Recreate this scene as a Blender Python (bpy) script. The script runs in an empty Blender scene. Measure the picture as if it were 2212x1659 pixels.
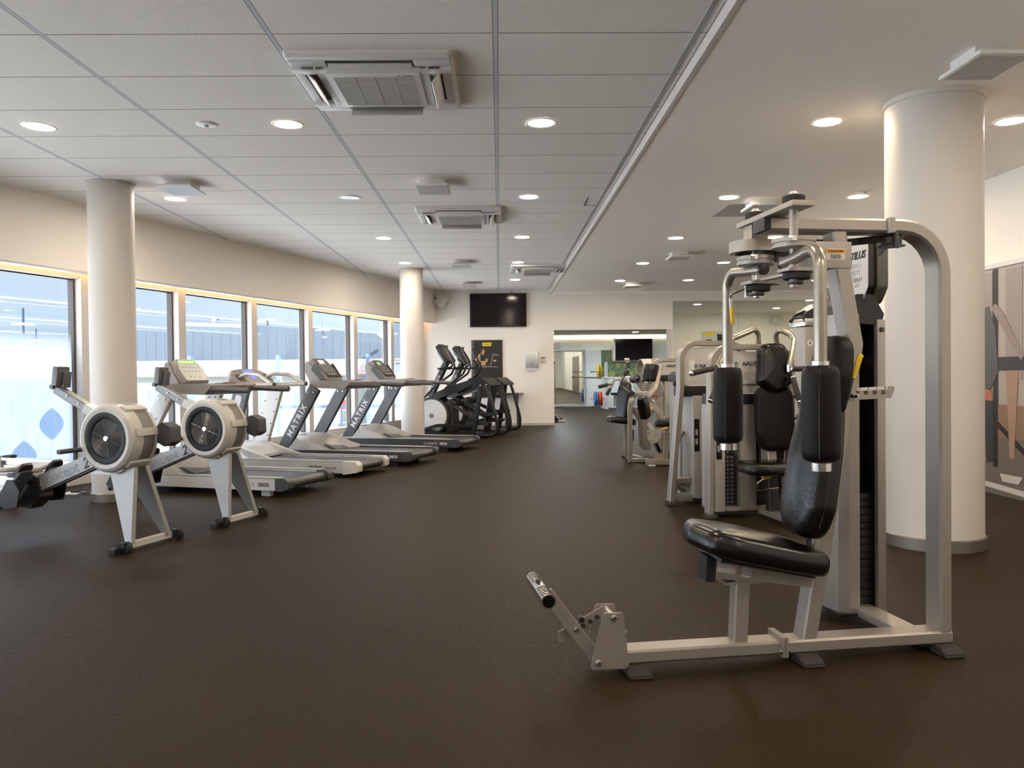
import bpy, bmesh, math, random
from mathutils import Vector, Matrix
random.seed(4)
S = bpy.context.scene
COL = S.collection
V = Vector
PI = math.pi
rad = math.radians

# ------------------------------------------------------------------ camera model
CAMH, FPX = 1.15, 1725.0
YAW, PITCH, ROLL = .01543, .01375, -.0101
_f = V((math.sin(YAW)*math.cos(PITCH), math.cos(YAW)*math.cos(PITCH), -math.sin(PITCH)))
_r0 = V((math.cos(YAW), -math.sin(YAW), 0)); _u0 = _r0.cross(_f)
_r = _r0*math.cos(ROLL)+_u0*math.sin(ROLL); _u = -_r0*math.sin(ROLL)+_u0*math.cos(ROLL)
def at(x, y, Y):
    """point of the place seen at photo pixel x,y when it stands at depth Y"""
    d = _f+_r*((x-1106)/FPX)+_u*((829.5-y)/FPX)
    return V((0, 0, CAMH))+d*(Y/d.y)

# ------------------------------------------------------------------ materials
MATS = {}
def mat(name, col=(.5, .5, .5), rough=.5, metal=0, spec=.5, emit=None, es=0, coat=0, nscale=0, nbump=0, ncol=0, alpha=1):
    if name in MATS: return MATS[name]
    m = bpy.data.materials.new(name); m.use_nodes = True
    nt = m.node_tree; b = nt.nodes['Principled BSDF']
    b.inputs['Base Color'].default_value = (*col, 1); b.inputs['Roughness'].default_value = rough
    b.inputs['Metallic'].default_value = metal; b.inputs['Specular IOR Level'].default_value = spec
    b.inputs['Coat Weight'].default_value = coat
    if emit: b.inputs['Emission Color'].default_value = (*emit, 1); b.inputs['Emission Strength'].default_value = es
    if nscale:
        tc = nt.nodes.new('ShaderNodeTexCoord'); n = nt.nodes.new('ShaderNodeTexNoise')
        n.inputs['Scale'].default_value = nscale; n.inputs['Detail'].default_value = 3
        nt.links.new(tc.outputs['Object'], n.inputs['Vector'])
        if nbump:
            bp = nt.nodes.new('ShaderNodeBump'); bp.inputs['Strength'].default_value = nbump; bp.inputs['Distance'].default_value = .004
            nt.links.new(n.outputs['Fac'], bp.inputs['Height']); nt.links.new(bp.outputs[0], b.inputs['Normal'])
        if ncol:
            mx = nt.nodes.new('ShaderNodeMix'); mx.data_type = 'RGBA'
            mx.inputs[6].default_value = (*[c*(1-ncol) for c in col], 1); mx.inputs[7].default_value = (*[min(1, c*(1+ncol)) for c in col], 1)
            nt.links.new(n.outputs['Fac'], mx.inputs[0]); nt.links.new(mx.outputs[2], b.inputs['Base Color'])
    MATS[name] = m; return m
class N:
    """tiny node-graph helper"""
    def __init__(s, name):
        s.m = bpy.data.materials.new(name); s.m.use_nodes = True; s.t = s.m.node_tree
        s.b = s.t.nodes['Principled BSDF']; MATS[name] = s.m
    def n(s, t, **k):
        x = s.t.nodes.new('ShaderNode'+t)
        for a, b in k.items(): setattr(x, a, b)
        return x
    def l(s, a, b): s.t.links.new(a, b)
    def math(s, op, a, b=None):
        x = s.n('Math', operation=op)
        for i, v in enumerate((a, b)):
            if v is None: continue
            if isinstance(v, (int, float)): x.inputs[i].default_value = v
            else: s.l(v, x.inputs[i])
        return x.outputs[0]
    def mix(s, f, a, b):
        x = s.n('Mix', data_type='RGBA')
        if isinstance(f, (int, float)): x.inputs[0].default_value = f
        else: s.l(f, x.inputs[0])
        for i, v in ((6, a), (7, b)):
            if isinstance(v, tuple): x.inputs[i].default_value = (*v, 1)
            else: s.l(v, x.inputs[i])
        return x.outputs[2]
    def pos(s):
        g = s.n('NewGeometry'); x = s.n('SeparateXYZ'); s.l(g.outputs['Position'], x.inputs[0]); return g.outputs['Position'], x.outputs
    def noise(s, vec, scale, detail=3):
        x = s.n('TexNoise'); x.inputs['Scale'].default_value = scale; x.inputs['Detail'].default_value = detail
        s.l(vec, x.inputs['Vector']); return x.outputs['Fac']
    def line(s, c, off, period, half):
        """1 on a line of half-width 'half' repeating along coordinate c"""
        a = s.math('ADD', s.math('DIVIDE', s.math('SUBTRACT', c, off), period), 100.5)
        d = s.math('MULTIPLY', s.math('ABSOLUTE', s.math('SUBTRACT', s.math('FRACT', a), .5)), period)
        return s.math('LESS_THAN', d, half)
    def bump(s, h, st, dist=.004):
        b = s.n('Bump'); b.inputs['Strength'].default_value = st; b.inputs['Distance'].default_value = dist
        s.l(h, b.inputs['Height']); s.l(b.outputs[0], s.b.inputs['Normal'])

SILVER = mat('silver_paint', (.36, .328, .29), .38, .55, nscale=900, nbump=.04)
SILVER2 = mat('silver_plastic', (.38, .36, .33), .42, .15)
WHITEPL = mat('warm_white_plastic', (.62, .595, .55), .38)
DARKST = mat('dark_grey_metal', (.075, .072, .07), .4, .4)
CHROME = mat('polished_steel', (.75, .73, .70), .16, 1)
ALU = mat('brushed_aluminium', (.62, .61, .6), .3, .85)
BLACK = mat('black_plastic', (.014, .013, .013), .42)
BLACKG = mat('gloss_black', (.008, .008, .009), .12, coat=.3)
RUBBER = mat('black_rubber', (.016, .015, .014), .75)
FOOTRUB = mat('rubber_foot', (.026, .021, .017), .8, nscale=60, nbump=.3)
LEATHER = mat('black_vinyl', (.004, .0036, .003), .24, spec=.42, nscale=200, nbump=.10)
VINYLMATTE = mat('worn_black_vinyl', (.0048, .0042, .0033), .42, spec=.2, nscale=320, nbump=.3)
CRACKED = mat('cracked_black_vinyl', (.005, .0048, .0044), .30, spec=.5, nscale=70, nbump=.28)
YELLOW = mat('yellow_grip', (.75, .52, .02), .5)
GUNMETAL = mat('gunmetal_paint', (.085, .085, .085), .38, .55)
ORANGE = mat('caution_orange', (.9, .42, .02), .5)
PAPER = mat('label_white', (.72, .71, .68), .55)
INK = mat('black_ink', (.012, .012, .013), .5)
INKGREY = mat('grey_ink', (.28, .28, .28), .5)
INKWHITE = mat('white_ink', (.75, .75, .75), .5)
WALL = mat('wall_paint', (.84, .795, .73), .7, spec=.25, nscale=180, nbump=.05)
WALLB = mat('bulkhead_paint', (.86, .81, .74), .75, spec=.2, nscale=180, nbump=.05)
COLM = mat('column_paint', (.63, .595, .545), .5, spec=.3)
DRY = mat('plaster_ceiling', (.95, .90, .84), .8, spec=.15, nscale=60, nbump=.05)
FRAME = mat('window_frame_white', (.58, .555, .53), .45)
GASKET = mat('window_gasket', (.06, .05, .045), .5)
GRILLE = mat('air_grille', (.46, .445, .41), .6)
ACW = mat('air_conditioner_white', (.72, .71, .69), .4)
LAMP = mat('lamp_glow', (1, 1, 1), .5, emit=(1, .85, .69), es=92)
LAMPW = mat('lamp_glow_warm', (1, 1, 1), .5, emit=(1, .78, .48), es=76)
LAMPC = mat('lamp_glow_cool', (1, 1, 1), .5, emit=(.86, .96, 1), es=190)
COVER = mat('room_cove_glow', (1, 1, 1), .5, emit=(1, .80, .52), es=3)
COVE = mat('cove_glow', (1, 1, 1), .5, emit=(1, .56, .20), es=4.5)
LCDG = mat('green_display', (.01, .02, .01), .2, emit=(.25, .75, .1), es=.55)
LCDB = mat('blue_display', (.01, .01, .05), .2, emit=(.12, .14, .8), es=.9)
REDBTN = mat('red_button', (.6, .03, .02), .4)

# ------------------------------------------------------------------ mesh builder
def fillet(pts, r, n=7):
    pts = [V(p) for p in pts]
    if not r: return pts
    out = [pts[0]]
    for i in range(1, len(pts)-1):
        p, a, b = pts[i], pts[i-1]-pts[i], pts[i+1]-pts[i]
        rr = r[i-1] if isinstance(r, (list, tuple)) else r
        ang = a.angle(b)
        if ang > 3.1 or rr <= 0: out.append(p); continue
        t = min(rr/math.tan(ang/2), a.length*.49, b.length*.49)
        rr = t*math.tan(ang/2)
        a.normalize(); b.normalize()
        c = p+(a+b).normalized()*(rr/math.sin(ang/2))
        s, e = p+a*t-c, p+b*t-c
        ax = s.cross(e).normalized(); tot = s.angle(e)
        for k in range(n+1): out.append(c+Matrix.Rotation(tot*k/n, 3, ax) @ s)
    out.append(pts[-1]); return out
def rpoly(pts, r, n=5):
    """closed 2D polygon with rounded corners"""
    P = [V((*p, 0)) for p in pts]; out = []
    for i in range(len(P)):
        rr = r[i] if isinstance(r, (list, tuple)) else r
        q = fillet([P[i-1], P[i], P[(i+1) % len(P)]], rr, n) if rr else [0, P[i], 0]
        out += [(v.x, v.y) for v in q[1:-1]]
    return out
def rrect(w, h, r, n=5): return rpoly([(-w/2, -h/2), (w/2, -h/2), (w/2, h/2), (-w/2, h/2)], r, n)
def ellipse(a, b, n=32, p=2.0):
    o = []
    for k in range(n):
        c, s = math.cos(2*PI*k/n), math.sin(2*PI*k/n)
        o.append((a*math.copysign(abs(c)**(2/p), c), b*math.copysign(abs(s)**(2/p), s)))
    return o
def frame(o, ex, ey):
    """4x4 whose local x,y lie along ex,ey"""
    ex = V(ex).normalized(); ez = ex.cross(V(ey)).normalized(); ey = ez.cross(ex)
    m = Matrix((ex, ey, ez)).transposed().to_4x4(); m.translation = V(o); return m
class MB:
    def __init__(s): s.b = bmesh.new(); s.sm = 0
    def face(s, vs):
        try: return s.b.faces.new(vs)
        except ValueError: return None
    def box(s, c, d, rot=None, bev=0):
        m = Matrix.Translation(V(c)) @ (rot.to_4x4() if rot else Matrix()) @ Matrix.Diagonal((*d, 1))
        r = bmesh.ops.create_cube(s.b, size=1, matrix=m)
        if bev:
            es = {e for v in r['verts'] for e in v.link_edges}
            bmesh.ops.bevel(s.b, geom=list(es), offset=bev, segments=2, affect='EDGES', profile=.7)
        return s
    def box2(s, a, b, bev=0):
        return s.box([(a[i]+b[i])/2 for i in range(3)], [abs(b[i]-a[i]) for i in range(3)], None, bev)
    def loft(s, rings, caps=True, closed=False):
        R = [[s.b.verts.new(p) for p in r] for r in rings]
        n = len(R[0])
        for i in range(len(R)-(0 if closed else 1)):
            A, B = R[i], R[(i+1) % len(R)]
            for k in range(n): s.face((A[k], A[(k+1) % n], B[(k+1) % n], B[k]))
        if caps and not closed: s.face(R[0][::-1]); s.face(R[-1])
        return s
    def sweep(s, pts, prof, up=None, caps=True):
        pts = [V(p) for p in pts]; rings = []; prev = None
        for i, p in enumerate(pts):
            t = (pts[min(i+1, len(pts)-1)]-pts[max(i-1, 0)]).normalized()
            if up is not None: a = V(up)-t*V(up).dot(t)
            elif prev is None: a = t.cross(V((0, 0, 1)) if abs(t.z) < .9 else V((1, 0, 0)))
            else: a = prev-t*prev.dot(t)
            a.normalize(); prev = a; b = t.cross(a)
            rings.append([p+a*q[0]+b*q[1] for q in prof])
        return s.loft(rings, caps)
    def tube(s, pts, r, fil=0, n=14, caps=True):
        return s.sweep(fillet(pts, fil), [(r*math.cos(2*PI*k/n), r*math.sin(2*PI*k/n)) for k in range(n)], None, caps)
    def rtube(s, pts, w, h, fil=0, up=(0, 1, 0), rc=.005):
        """rectangular tube: w along 'up', h in the plane of the bend"""
        return s.sweep(fillet(pts, fil), rrect(w, h, min(rc, w*.45, h*.45), 1), up)
    def prism(s, poly, t, M=None):
        """closed 2D polygon thickened from 0 to t along the local z of M"""
        M = M or Matrix()
        return s.loft([[M @ V((x, y, z)) for x, y in poly] for z in (0, t)])
    def lathe(s, prof, o=(0, 0, 0), d=(0, 0, 1), n=24, caps=True):
        d = V(d).normalized(); x = d.orthogonal().normalized(); y = d.cross(x); o = V(o)
        return s.loft([[o+d*z+(x*math.cos(2*PI*k/n)+y*math.sin(2*PI*k/n))*max(r, .0002) for k in range(n)] for r, z in prof], caps)
    def cyl(s, a, b, r, n=16, bev=0):
        a, b = V(a), V(b); L = (b-a).length
        pr = [(r, 0), (r, L)] if not bev else [(r-bev, 0), (r-bev*.3, bev*.3), (r, bev), (r, L-bev), (r-bev*.3, L-bev*.3), (r-bev, L)]
        return s.lathe(pr, a, b-a, n)
    def ring(s, o, d, R, r, n=28, m=8):
        d = V(d).normalized(); x = d.orthogonal().normalized(); y = d.cross(x); o = V(o); rings = []
        for k in range(n):
            a = 2*PI*k/n; e = x*math.cos(a)+y*math.sin(a)
            rings.append([o+e*(R+r*math.cos(2*PI*j/m))+d*(r*math.sin(2*PI*j/m)) for j in range(m)])
        return s.loft(rings, False, True)
    def pad(s, poly, t, r, M=None, dome=0, bend=None):
        """upholstered pad: outline poly, thickness t along z, rounded edge r, domed top"""
        M = M or Matrix(); s.sm = 62; P = [V((*p, 0)) for p in poly]; n = len(P)
        ar = sum(P[i].x*P[(i+1) % n].y-P[(i+1) % n].x*P[i].y for i in range(n)); sg = 1 if ar > 0 else -1
        nor = []
        for i in range(n):
            t_ = (P[(i+1) % n]-P[i-1]); nor.append(V((t_.y, -t_.x, 0)).normalized()*sg)
        c = sum(P, V())/n; c.z = t
        L = []
        K = 4
        for k in range(K+1):
            a = PI/2*k/K; L.append((r*.6*(1-math.sin(a)), r*.6*(1-math.cos(a)), 0))
        for k in range(K+1):
            a = PI/2*k/K; L.append((r*(1-math.cos(a)), t-r*(1-math.sin(a)), 0))
        rings = [[P[i]-nor[i]*ins+V((0, 0, z)) for i in range(n)] for ins, z, _ in L]
        last = rings[-1]
        for f in (.75, .5, .25, .06): rings.append([c+(p-c)*f+V((0, 0, dome*(1-f*f))) for p in last])
        for rg in rings:
            for i, p in enumerate(rg):
                q = V(p)
                if bend: q.z += bend(q.x, q.y)
                rg[i] = M @ q
        return s.loft(rings)
    def plane(s, pts):
        s.face([s.b.verts.new(p) for p in pts]); return s
    def join(s, o, M=None):
        mp = {v: s.b.verts.new((M @ v.co) if M else v.co) for v in o.b.verts}
        for f in o.b.faces: s.face([mp[v] for v in f.verts])
        return s
    def build(s, name, m, parent=None, smooth=27, label=None):
        bmesh.ops.recalc_face_normals(s.b, faces=s.b.faces)
        me = bpy.data.meshes.new(name); s.b.to_mesh(me); s.b.free()
        if smooth:
            me.shade_smooth(); me.set_sharp_from_angle(angle=rad(max(smooth, s.sm)))
        o = bpy.data.objects.new(name, me); COL.objects.link(o); me.materials.append(m)
        if parent: o.parent = parent
        if label: o['label'] = label
        return o
def tag(o, label, cat, group=None, kind=None):
    o['label'] = label; o['category'] = cat
    if group: o['group'] = group
    if kind: o['kind'] = kind
    return o
def struct(name, mb, m, smooth=35):
    o = mb.build(name, m, None, smooth); o['kind'] = 'structure'; return o
def thing(name, label, cat, loc=(0, 0, 0), rz=0, group=None):
    o = bpy.data.objects.new(name, None); COL.objects.link(o); o.empty_display_size = .1
    o.location = loc; o.rotation_euler = (0, 0, rz); return tag(o, label, cat, group)
def copy_tree(o, parent=None, first=True):
    c = o.copy(); COL.objects.link(c)
    if parent: c.parent = parent
    for ch in [x for x in COL.objects if x.parent == o]: copy_tree(ch, c, False)
    return c
def dup(o, loc, label, rz=None, group=None):
    c = copy_tree(o); c.location = loc; c['label'] = label
    if rz is not None: c.rotation_euler = (0, 0, rz)
    if group: c['group'] = group
    return c
_txt = {}
def text(s, size, m, M, parent, name='lettering', shear=0, bold=0, space=1, align='CENTER', ext=.0006, outline=0):
    cu = bpy.data.curves.new('t', 'FONT'); cu.body = s; cu.size = size; cu.shear = shear; cu.offset = bold*size
    cu.space_character = space; cu.align_x = align; cu.align_y = 'CENTER'; cu.extrude = 0 if outline else ext; cu.resolution_u = 3
    if outline: cu.fill_mode = 'NONE'; cu.bevel_depth = outline; cu.bevel_resolution = 0
    to = bpy.data.objects.new('t', cu); COL.objects.link(to)
    dg = bpy.context.evaluated_depsgraph_get(); me = bpy.data.meshes.new_from_object(to.evaluated_get(dg))
    bpy.data.objects.remove(to); bpy.data.curves.remove(cu)
    me.transform(M); me.materials.clear(); me.materials.append(m); me.name = name
    o = bpy.data.objects.new(name, me); COL.objects.link(o)
    if parent: o.parent = parent
    return o
# ------------------------------------------------------------------ the room
HC, HD, YF = 2.963, 2.9, 17.45          # tiled ceiling, plaster ceiling, far wall
U2, N2 = V((.3146, .9492, 0)), V((-.9492, .3146, 0))
W0 = V((-4.984, 7.674, 0))
def fac(s, n=0, z=0):
    """point on the slanting window front: s along it, n outwards"""
    p = W0+U2*s+N2*n; p.z = z; return p
def fxy(s, n=0): p = fac(s, n); return (p.x, p.y)
def fbox(mb, s0, s1, n0, n1, z0, z1): return mb.prism([fxy(s0, n0), fxy(s1, n0), fxy(s1, n1), fxy(s0, n1)], z1-z0, Matrix.Translation((0, 0, z0)))
S0, S1 = -13.86, 10.3

# floor: black rubber sheets with fine speckle and seams
f = N('rubber_floor'); pos, (px, py, pz) = f.pos()
sp = f.noise(pos, 420, 2); big = f.noise(pos, 1.3, 4); mid = f.noise(pos, 45, 3)
c = f.mix(big, (.0180, .0106, .0041), (.0270, .0166, .0076)); c = f.mix(f.math('GREATER_THAN', sp, .70), c, (.11, .09, .06))
c = f.mix(f.math('MULTIPLY', f.line(py, 3.62, 1.47, .004), .75), c, (.004, .004, .004))
f.l(c, f.b.inputs['Base Color'])
f.l(f.math('ADD', f.math('MULTIPLY', mid, .22), .38), f.b.inputs['Roughness']); f.b.inputs['Specular IOR Level'].default_value = .07
f.bump(f.noise(pos, 260, 2), .35, .003)
flo = [fxy(S0, .2), fxy(S1+.25, .2), (-1.9, 17.7), (-1.2, 17.7), (-1.2, 26.8), (9.8, 26.8), (9.8, 10.7), (4.75, 10.7), (4.75, -5.4)]
struct('floor', MB().prism(flo, .12, Matrix.Translation((0, 0, -.12))), f.m)

# tiled ceiling
t = N('ceiling_tiles'); pos, (px, py, pz) = t.pos()
fine = t.noise(pos, 150, 4)
c = t.mix(fine, (.78, .745, .705), (.89, .855, .81))
c = t.mix(t.line(py, 4.284, .6, .0042), c, (.20, .185, .17))
c = t.mix(t.line(px, -.0037, 1.2, .0155), c, (.20, .19, .18))
c = t.mix(t.line(px, -.0037, 1.2, .0115), c, (.60, .62, .66))
t.l(c, t.b.inputs['Base Color']); t.b.inputs['Roughness'].default_value = .9; t.b.inputs['Specular IOR Level'].default_value = .1
t.bump(fine, .5, .004)
struct('ceiling', MB().prism([fxy(S0, .3), fxy(S1+.3, .3), (-1.6, 17.6), (1.125, 17.6), (1.125, -5.4)], .15, Matrix.Translation((0, 0, HC))), t.m)
struct('ceiling_plaster', MB().prism([(1.16, -5.4), (1.16, 17.6), (9.8, 17.6), (9.8, 10.7), (4.75, 10.7), (4.75, -5.4)], .21, Matrix.Translation((0, 0, HD))), DRY)
struct('trim_1', MB().box2((1.135, -5.3, HD-.006), (1.162, YF, HC+.1)), FRAME)
struct('trim_2', MB().box2((1.06, -5.3, HC-.006), (1.085, YF, HC+.02)), mat('channel_grey', (.42, .43, .45), .5, .3))
b = MB().box2((1.70, 8.32, HD-.004), (1.706, 8.9, HD+.01))
# walls
w = MB().box2((-1.95, YF, 0), (1.19, YF+.2, 3.1)); w.box2((1.19, YF, 2.075), (3.77, YF+.2, 3.1)); w.box2((3.77, YF, 0), (9.8, YF+.2, 3.1))
struct('wall_far', w, WALL)
struct('wall_right', MB().box2((4.55, -5.4, 0), (4.75, 10.8, 3.1)), WALL)
struct('wall_side', MB().box2((4.55, 10.7, 0), (9.8, 10.8, 3.1)), WALL)
struct('wall_end', MB().box2((9.6, 10.7, 0), (9.8, 26.8, 3.1)), WALL)
struct('wall_back', MB().box2((-9.6, -5.6, 0), (4.75, -5.4, 3.1)), WALL)
struct('baseboard_far', MB().box2((-1.7, YF-.012, 0), (1.19, YF, .055)), mat('baseboard_grey', (.5, .47, .43), .5))
struct('trim_3', MB().box2((3.70, YF-.01, 0), (3.775, YF+.21, 2.075)), FRAME)
# soffit above the plaster ceiling edge at the far wall
struct('trim_4', MB().box2((1.16, YF-.03, HD-.03), (9.6, YF, HD)), DRY)
# bulkhead in front of the windows, with its warm cove light behind
bk = struct('wall_bulkhead', fbox(MB(), S0, S1+.1, -.35, -.27, 2.255, HC+.05), WALLB)
fbox(MB(), S0, S1, -.352, -.262, 2.242, 2.262).build('lip', FRAME, bk)
fbox(MB(), S0, S1, -.269, -.255, 2.30, 2.33).build('light_strip', COVE, bk)
struct('wall_left', fbox(MB(), S0, S1+.3, -.03, .2, 2.27, HC+.12), WALL)
struct('trim_5', fbox(MB(), S0, S1, -.14, .2, 0, .17), mat('sill_paint', (.62, .585, .54), .5))

# window front
g = bpy.data.materials.new('window_glass'); g.use_nodes = True; nt = g.node_tree; nt.nodes.clear()
o_ = nt.nodes.new('ShaderNodeOutputMaterial'); mx = nt.nodes.new('ShaderNodeMixShader'); tr = nt.nodes.new('ShaderNodeBsdfTransparent'); gl = nt.nodes.new('ShaderNodeBsdfGlossy')
fr = nt.nodes.new('ShaderNodeMath'); fr.operation = 'MULTIPLY_ADD'; lw = nt.nodes.new('ShaderNodeLayerWeight'); pw = nt.nodes.new('ShaderNodeMath'); pw.operation = 'POWER'; pw.inputs[1].default_value = 5; nt.links.new(lw.outputs['Facing'], pw.inputs[0]); nt.links.new(pw.outputs[0], fr.inputs[0]); fr.inputs[1].default_value = .6; fr.inputs[2].default_value = .02; gl.inputs['Roughness'].default_value = .02; tr.inputs[0].default_value = (.93, .96, .98, 1)
nt.links.new(fr.outputs[0], mx.inputs[0]); nt.links.new(tr.outputs[0], mx.inputs[1]); nt.links.new(gl.outputs[0], mx.inputs[2]); nt.links.new(mx.outputs[0], o_.inputs[0])
GLASS = g
k = 0
for i in range(-10, 6):
    s0 = 1.19+1.505*i; s1 = min(s0+1.505, S1); k += 1
    m = MB(); fbox(m, s0-.065, s0+.065, -.13, .05, .17, 2.24); fbox(m, s0, s1, -.10, .05, 2.215, 2.275); fbox(m, s0, s1, -.12, .05, .165, .22)
    if i == 5: fbox(m, s1-.04, s1+.03, -.10, .05, .17, 2.24)
    w = struct('window_%d' % k, m, FRAME)
    m = MB()
    for a, b_ in ((s0+.065, s0+.088), (s1-.088, s1-.065)): fbox(m, a, b_, -.045, .03, .22, 2.215)
    fbox(m, s0+.07, s1-.07, -.02, .03, 2.20, 2.217); m.build('gasket', GASKET, w)
    fbox(MB(), s0+.08, s1-.08, -.006, .006, .21, 2.21).build('pane', GLASS, w)

# frosted film with leaf motifs on the leftmost window in view
fl = bpy.data.materials.new('frosted_film'); fl.use_nodes = True; nt = fl.node_tree; nt.nodes.clear()
o_ = nt.nodes.new('ShaderNodeOutputMaterial'); mx = nt.nodes.new('ShaderNodeMixShader'); tr = nt.nodes.new('ShaderNodeBsdfTransparent'); di = nt.nodes.new('ShaderNodeBsdfTranslucent')
di.inputs[0].default_value = (.43, .45, .475, 1)
ge = nt.nodes.new('ShaderNodeNewGeometry'); sx = nt.nodes.new('ShaderNodeSeparateXYZ'); mr = nt.nodes.new('ShaderNodeMapRange')
nt.links.new(ge.outputs[0], sx.inputs[0]); nt.links.new(sx.outputs[2], mr.inputs[0])
mr.inputs[1].default_value = 1.62; mr.inputs[2].default_value = 1.12; mr.inputs[3].default_value = 0; mr.inputs[4].default_value = .93
nz = nt.nodes.new('ShaderNodeTexNoise'); nz.inputs['Scale'].default_value = 6
mp = nt.nodes.new('ShaderNodeMapping'); mp.inputs['Scale'].default_value = (6, 6, .25); nt.links.new(ge.outputs[0], mp.inputs[0]); nt.links.new(mp.outputs[0], nz.inputs['Vector'])
ma = nt.nodes.new('ShaderNodeMath'); ma.operation = 'MULTIPLY_ADD'; ma.inputs[1].default_value = .16; ma.inputs[2].default_value = .90; nt.links.new(nz.outputs[0], ma.inputs[0])
mm = nt.nodes.new('ShaderNodeMath'); mm.operation = 'MULTIPLY'; mm.use_clamp = True; nt.links.new(mr.outputs[0], mm.inputs[0]); nt.links.new(ma.outputs[0], mm.inputs[1])
nt.links.new(mm.outputs[0], mx.inputs[0]); nt.links.new(tr.outputs[0], mx.inputs[1]); nt.links.new(di.outputs[0], mx.inputs[2]); nt.links.new(mx.outputs[0], o_.inputs[0])
for s0, lab in ((-.315, 'gradient frosted film on the leftmost window beside the rowing machines'),):
    o = fbox(MB(), s0+.09, s0+1.505-.09, -.012, -.009, .22, 1.75).build('frosted_film', fl); tag(o, lab, 'window film')
LEAF = mat('leaf_decal_blue', (.34, .56, .82), .6); LEAF.node_tree.nodes.clear(); a_ = LEAF.node_tree.nodes.new('ShaderNodeBsdfTranslucent'); a_.inputs[0].default_value = (.66, .77, .91, 1); b_ = LEAF.node_tree.nodes.new('ShaderNodeOutputMaterial'); LEAF.node_tree.links.new(a_.outputs[0], b_.inputs[0]); LEAFW = mat('leaf_decal_line', (.9, .95, 1), .6, emit=None)
def facpt(x, y, n=-.016):
    d = at(x, y, 1)-V((0, 0, CAMH)); q = W0+N2*n
    t = (q-V((0, 0, CAMH))).dot(N2)/d.dot(N2); P = V((0, 0, CAMH))+d*t
    return (P-W0).dot(U2), P.z
def leafdecal(cx, cy, lines, label, clip=None):
    s, z = facpt(cx, cy)
    M = frame(fac(s, -.014, z), U2, (0, 0, 1))
    pts = []
    H, Wd = .168, .15
    for k in range(13):
        a = k/12; pts.append((-Wd*math.sin(PI*a)**.9+.0, -H+2*H*a))
    for k in range(1, 12):
        a = 1-k/12; pts.append((Wd*math.sin(PI*a)**.9, -H+2*H*a))
    o = MB().prism(pts, .001, M).build('leaf_decal', LEAF); tag(o, label, 'window sticker')
    for f_ in lines:
        m = MB(); pp = []
        for k in range(3, 15):
            a = k/17; pp.append(M @ V((Wd*f_*math.sin(PI*a)**.9, -H+2*H*a, .0035)))
        m.tube(pp, .004, 0, 4).build('vein', LEAFW, o)
leafdecal(112, 916, (-.4, .25, .72), 'blue leaf sticker higher on the frosted window, nearest the monitor of the rowing machine')
leafdecal(52, 988, (-.45, -.05, .35, .72), 'blue leaf sticker low on the frosted window, above the aluminium rowing rail')

# columns
def column(x, y, r, h, label, collar=False):
    t = thing('round_column', label, 'column', (x, y, 0), 0, 'round white columns')
    MB().cyl((0, 0, 0), (0, 0, h+.02), r, 64).build('shaft', COLM, t)
    MB().lathe([(r-.001, .0), (r+.012, .0), (r+.012, .072), (r+.004, .078), (r-.001, .078)], n=64).build('metal_skirting', mat('skirting_steel', (.30, .27, .235), .36, .7), t, label='polished metal skirting')
    if collar: MB().lathe([(r-.001, h-.035), (r+.01, h-.035), (r+.01, h+.01), (r-.001, h+.01)], n=64).build('collar', COLM, t)
    else: MB().lathe([(r-.001, h-.008), (r+.012, h-.008), (r+.012, h+.01), (r-.001, h+.01)], n=48).build('collar', COLM, t)
column(-3.63, 7.57, .2, HC, 'slim white round column behind the rowing machines at the windows')
column(-1.51, 13.85, .2, HC, 'slim white round column between the last treadmill and the elliptical trainers')
column(2.85, 5.2, .29, HD, 'thick white round column right of the chest fly machine', True)

# ------------------------------------------------------------------ the covered yard outside
OB = N('shaded_blue_cladding'); pos, (px, py, pz) = OB.pos()
OB.l(OB.mix(OB.line(px, 0, .30, .02), (.028, .040, .057), (.019, .028, .042)), OB.b.inputs['Base Color']); OB.b.inputs['Roughness'].default_value = .6  # darker blues hold the shade of the hall roof, which is left out
BLUEST = mat('blue_steel', (.06, .09, .14), .5); PALEST = mat('shaded_pale_steel', (.078, .098, .118), .5)  # pale steel of the beams darkened too, in place of roof shade
t = thing('covered_hall', 'pale blue steel hall with ribbed cladding and long beams outside the windows', 'hall', (0, 0, -3.5))
def hp(m, name, mt): return m.build(name, mt, t)
D = V((0, 0, 3.5))
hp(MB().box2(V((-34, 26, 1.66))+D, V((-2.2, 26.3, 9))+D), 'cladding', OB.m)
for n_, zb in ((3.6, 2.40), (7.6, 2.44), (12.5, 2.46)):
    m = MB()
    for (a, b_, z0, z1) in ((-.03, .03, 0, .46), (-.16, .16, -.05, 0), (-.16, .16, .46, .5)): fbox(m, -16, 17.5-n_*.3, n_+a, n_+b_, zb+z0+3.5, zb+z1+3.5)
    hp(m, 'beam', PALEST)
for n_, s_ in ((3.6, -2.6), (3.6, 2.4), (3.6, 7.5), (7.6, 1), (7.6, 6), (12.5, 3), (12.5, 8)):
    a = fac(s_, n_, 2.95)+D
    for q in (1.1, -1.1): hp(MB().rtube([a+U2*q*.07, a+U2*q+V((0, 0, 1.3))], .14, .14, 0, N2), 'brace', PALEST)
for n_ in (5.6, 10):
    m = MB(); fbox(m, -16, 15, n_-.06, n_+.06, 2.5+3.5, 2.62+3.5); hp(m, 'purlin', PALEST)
for X in (-20.5, -15.2, -9.85, -7.05, -4.2):
    hp(MB().box2((X-.055, 25.5, 0), (X+.055, 25.8, 5.3)), 'post', BLUEST)
for z_ in (.14, -1.6): hp(MB().box2(V((-34, 25.6, z_-.05))+D, V((-2.2, 25.66, z_+.05))+D), 'rail', BLUEST)
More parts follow.
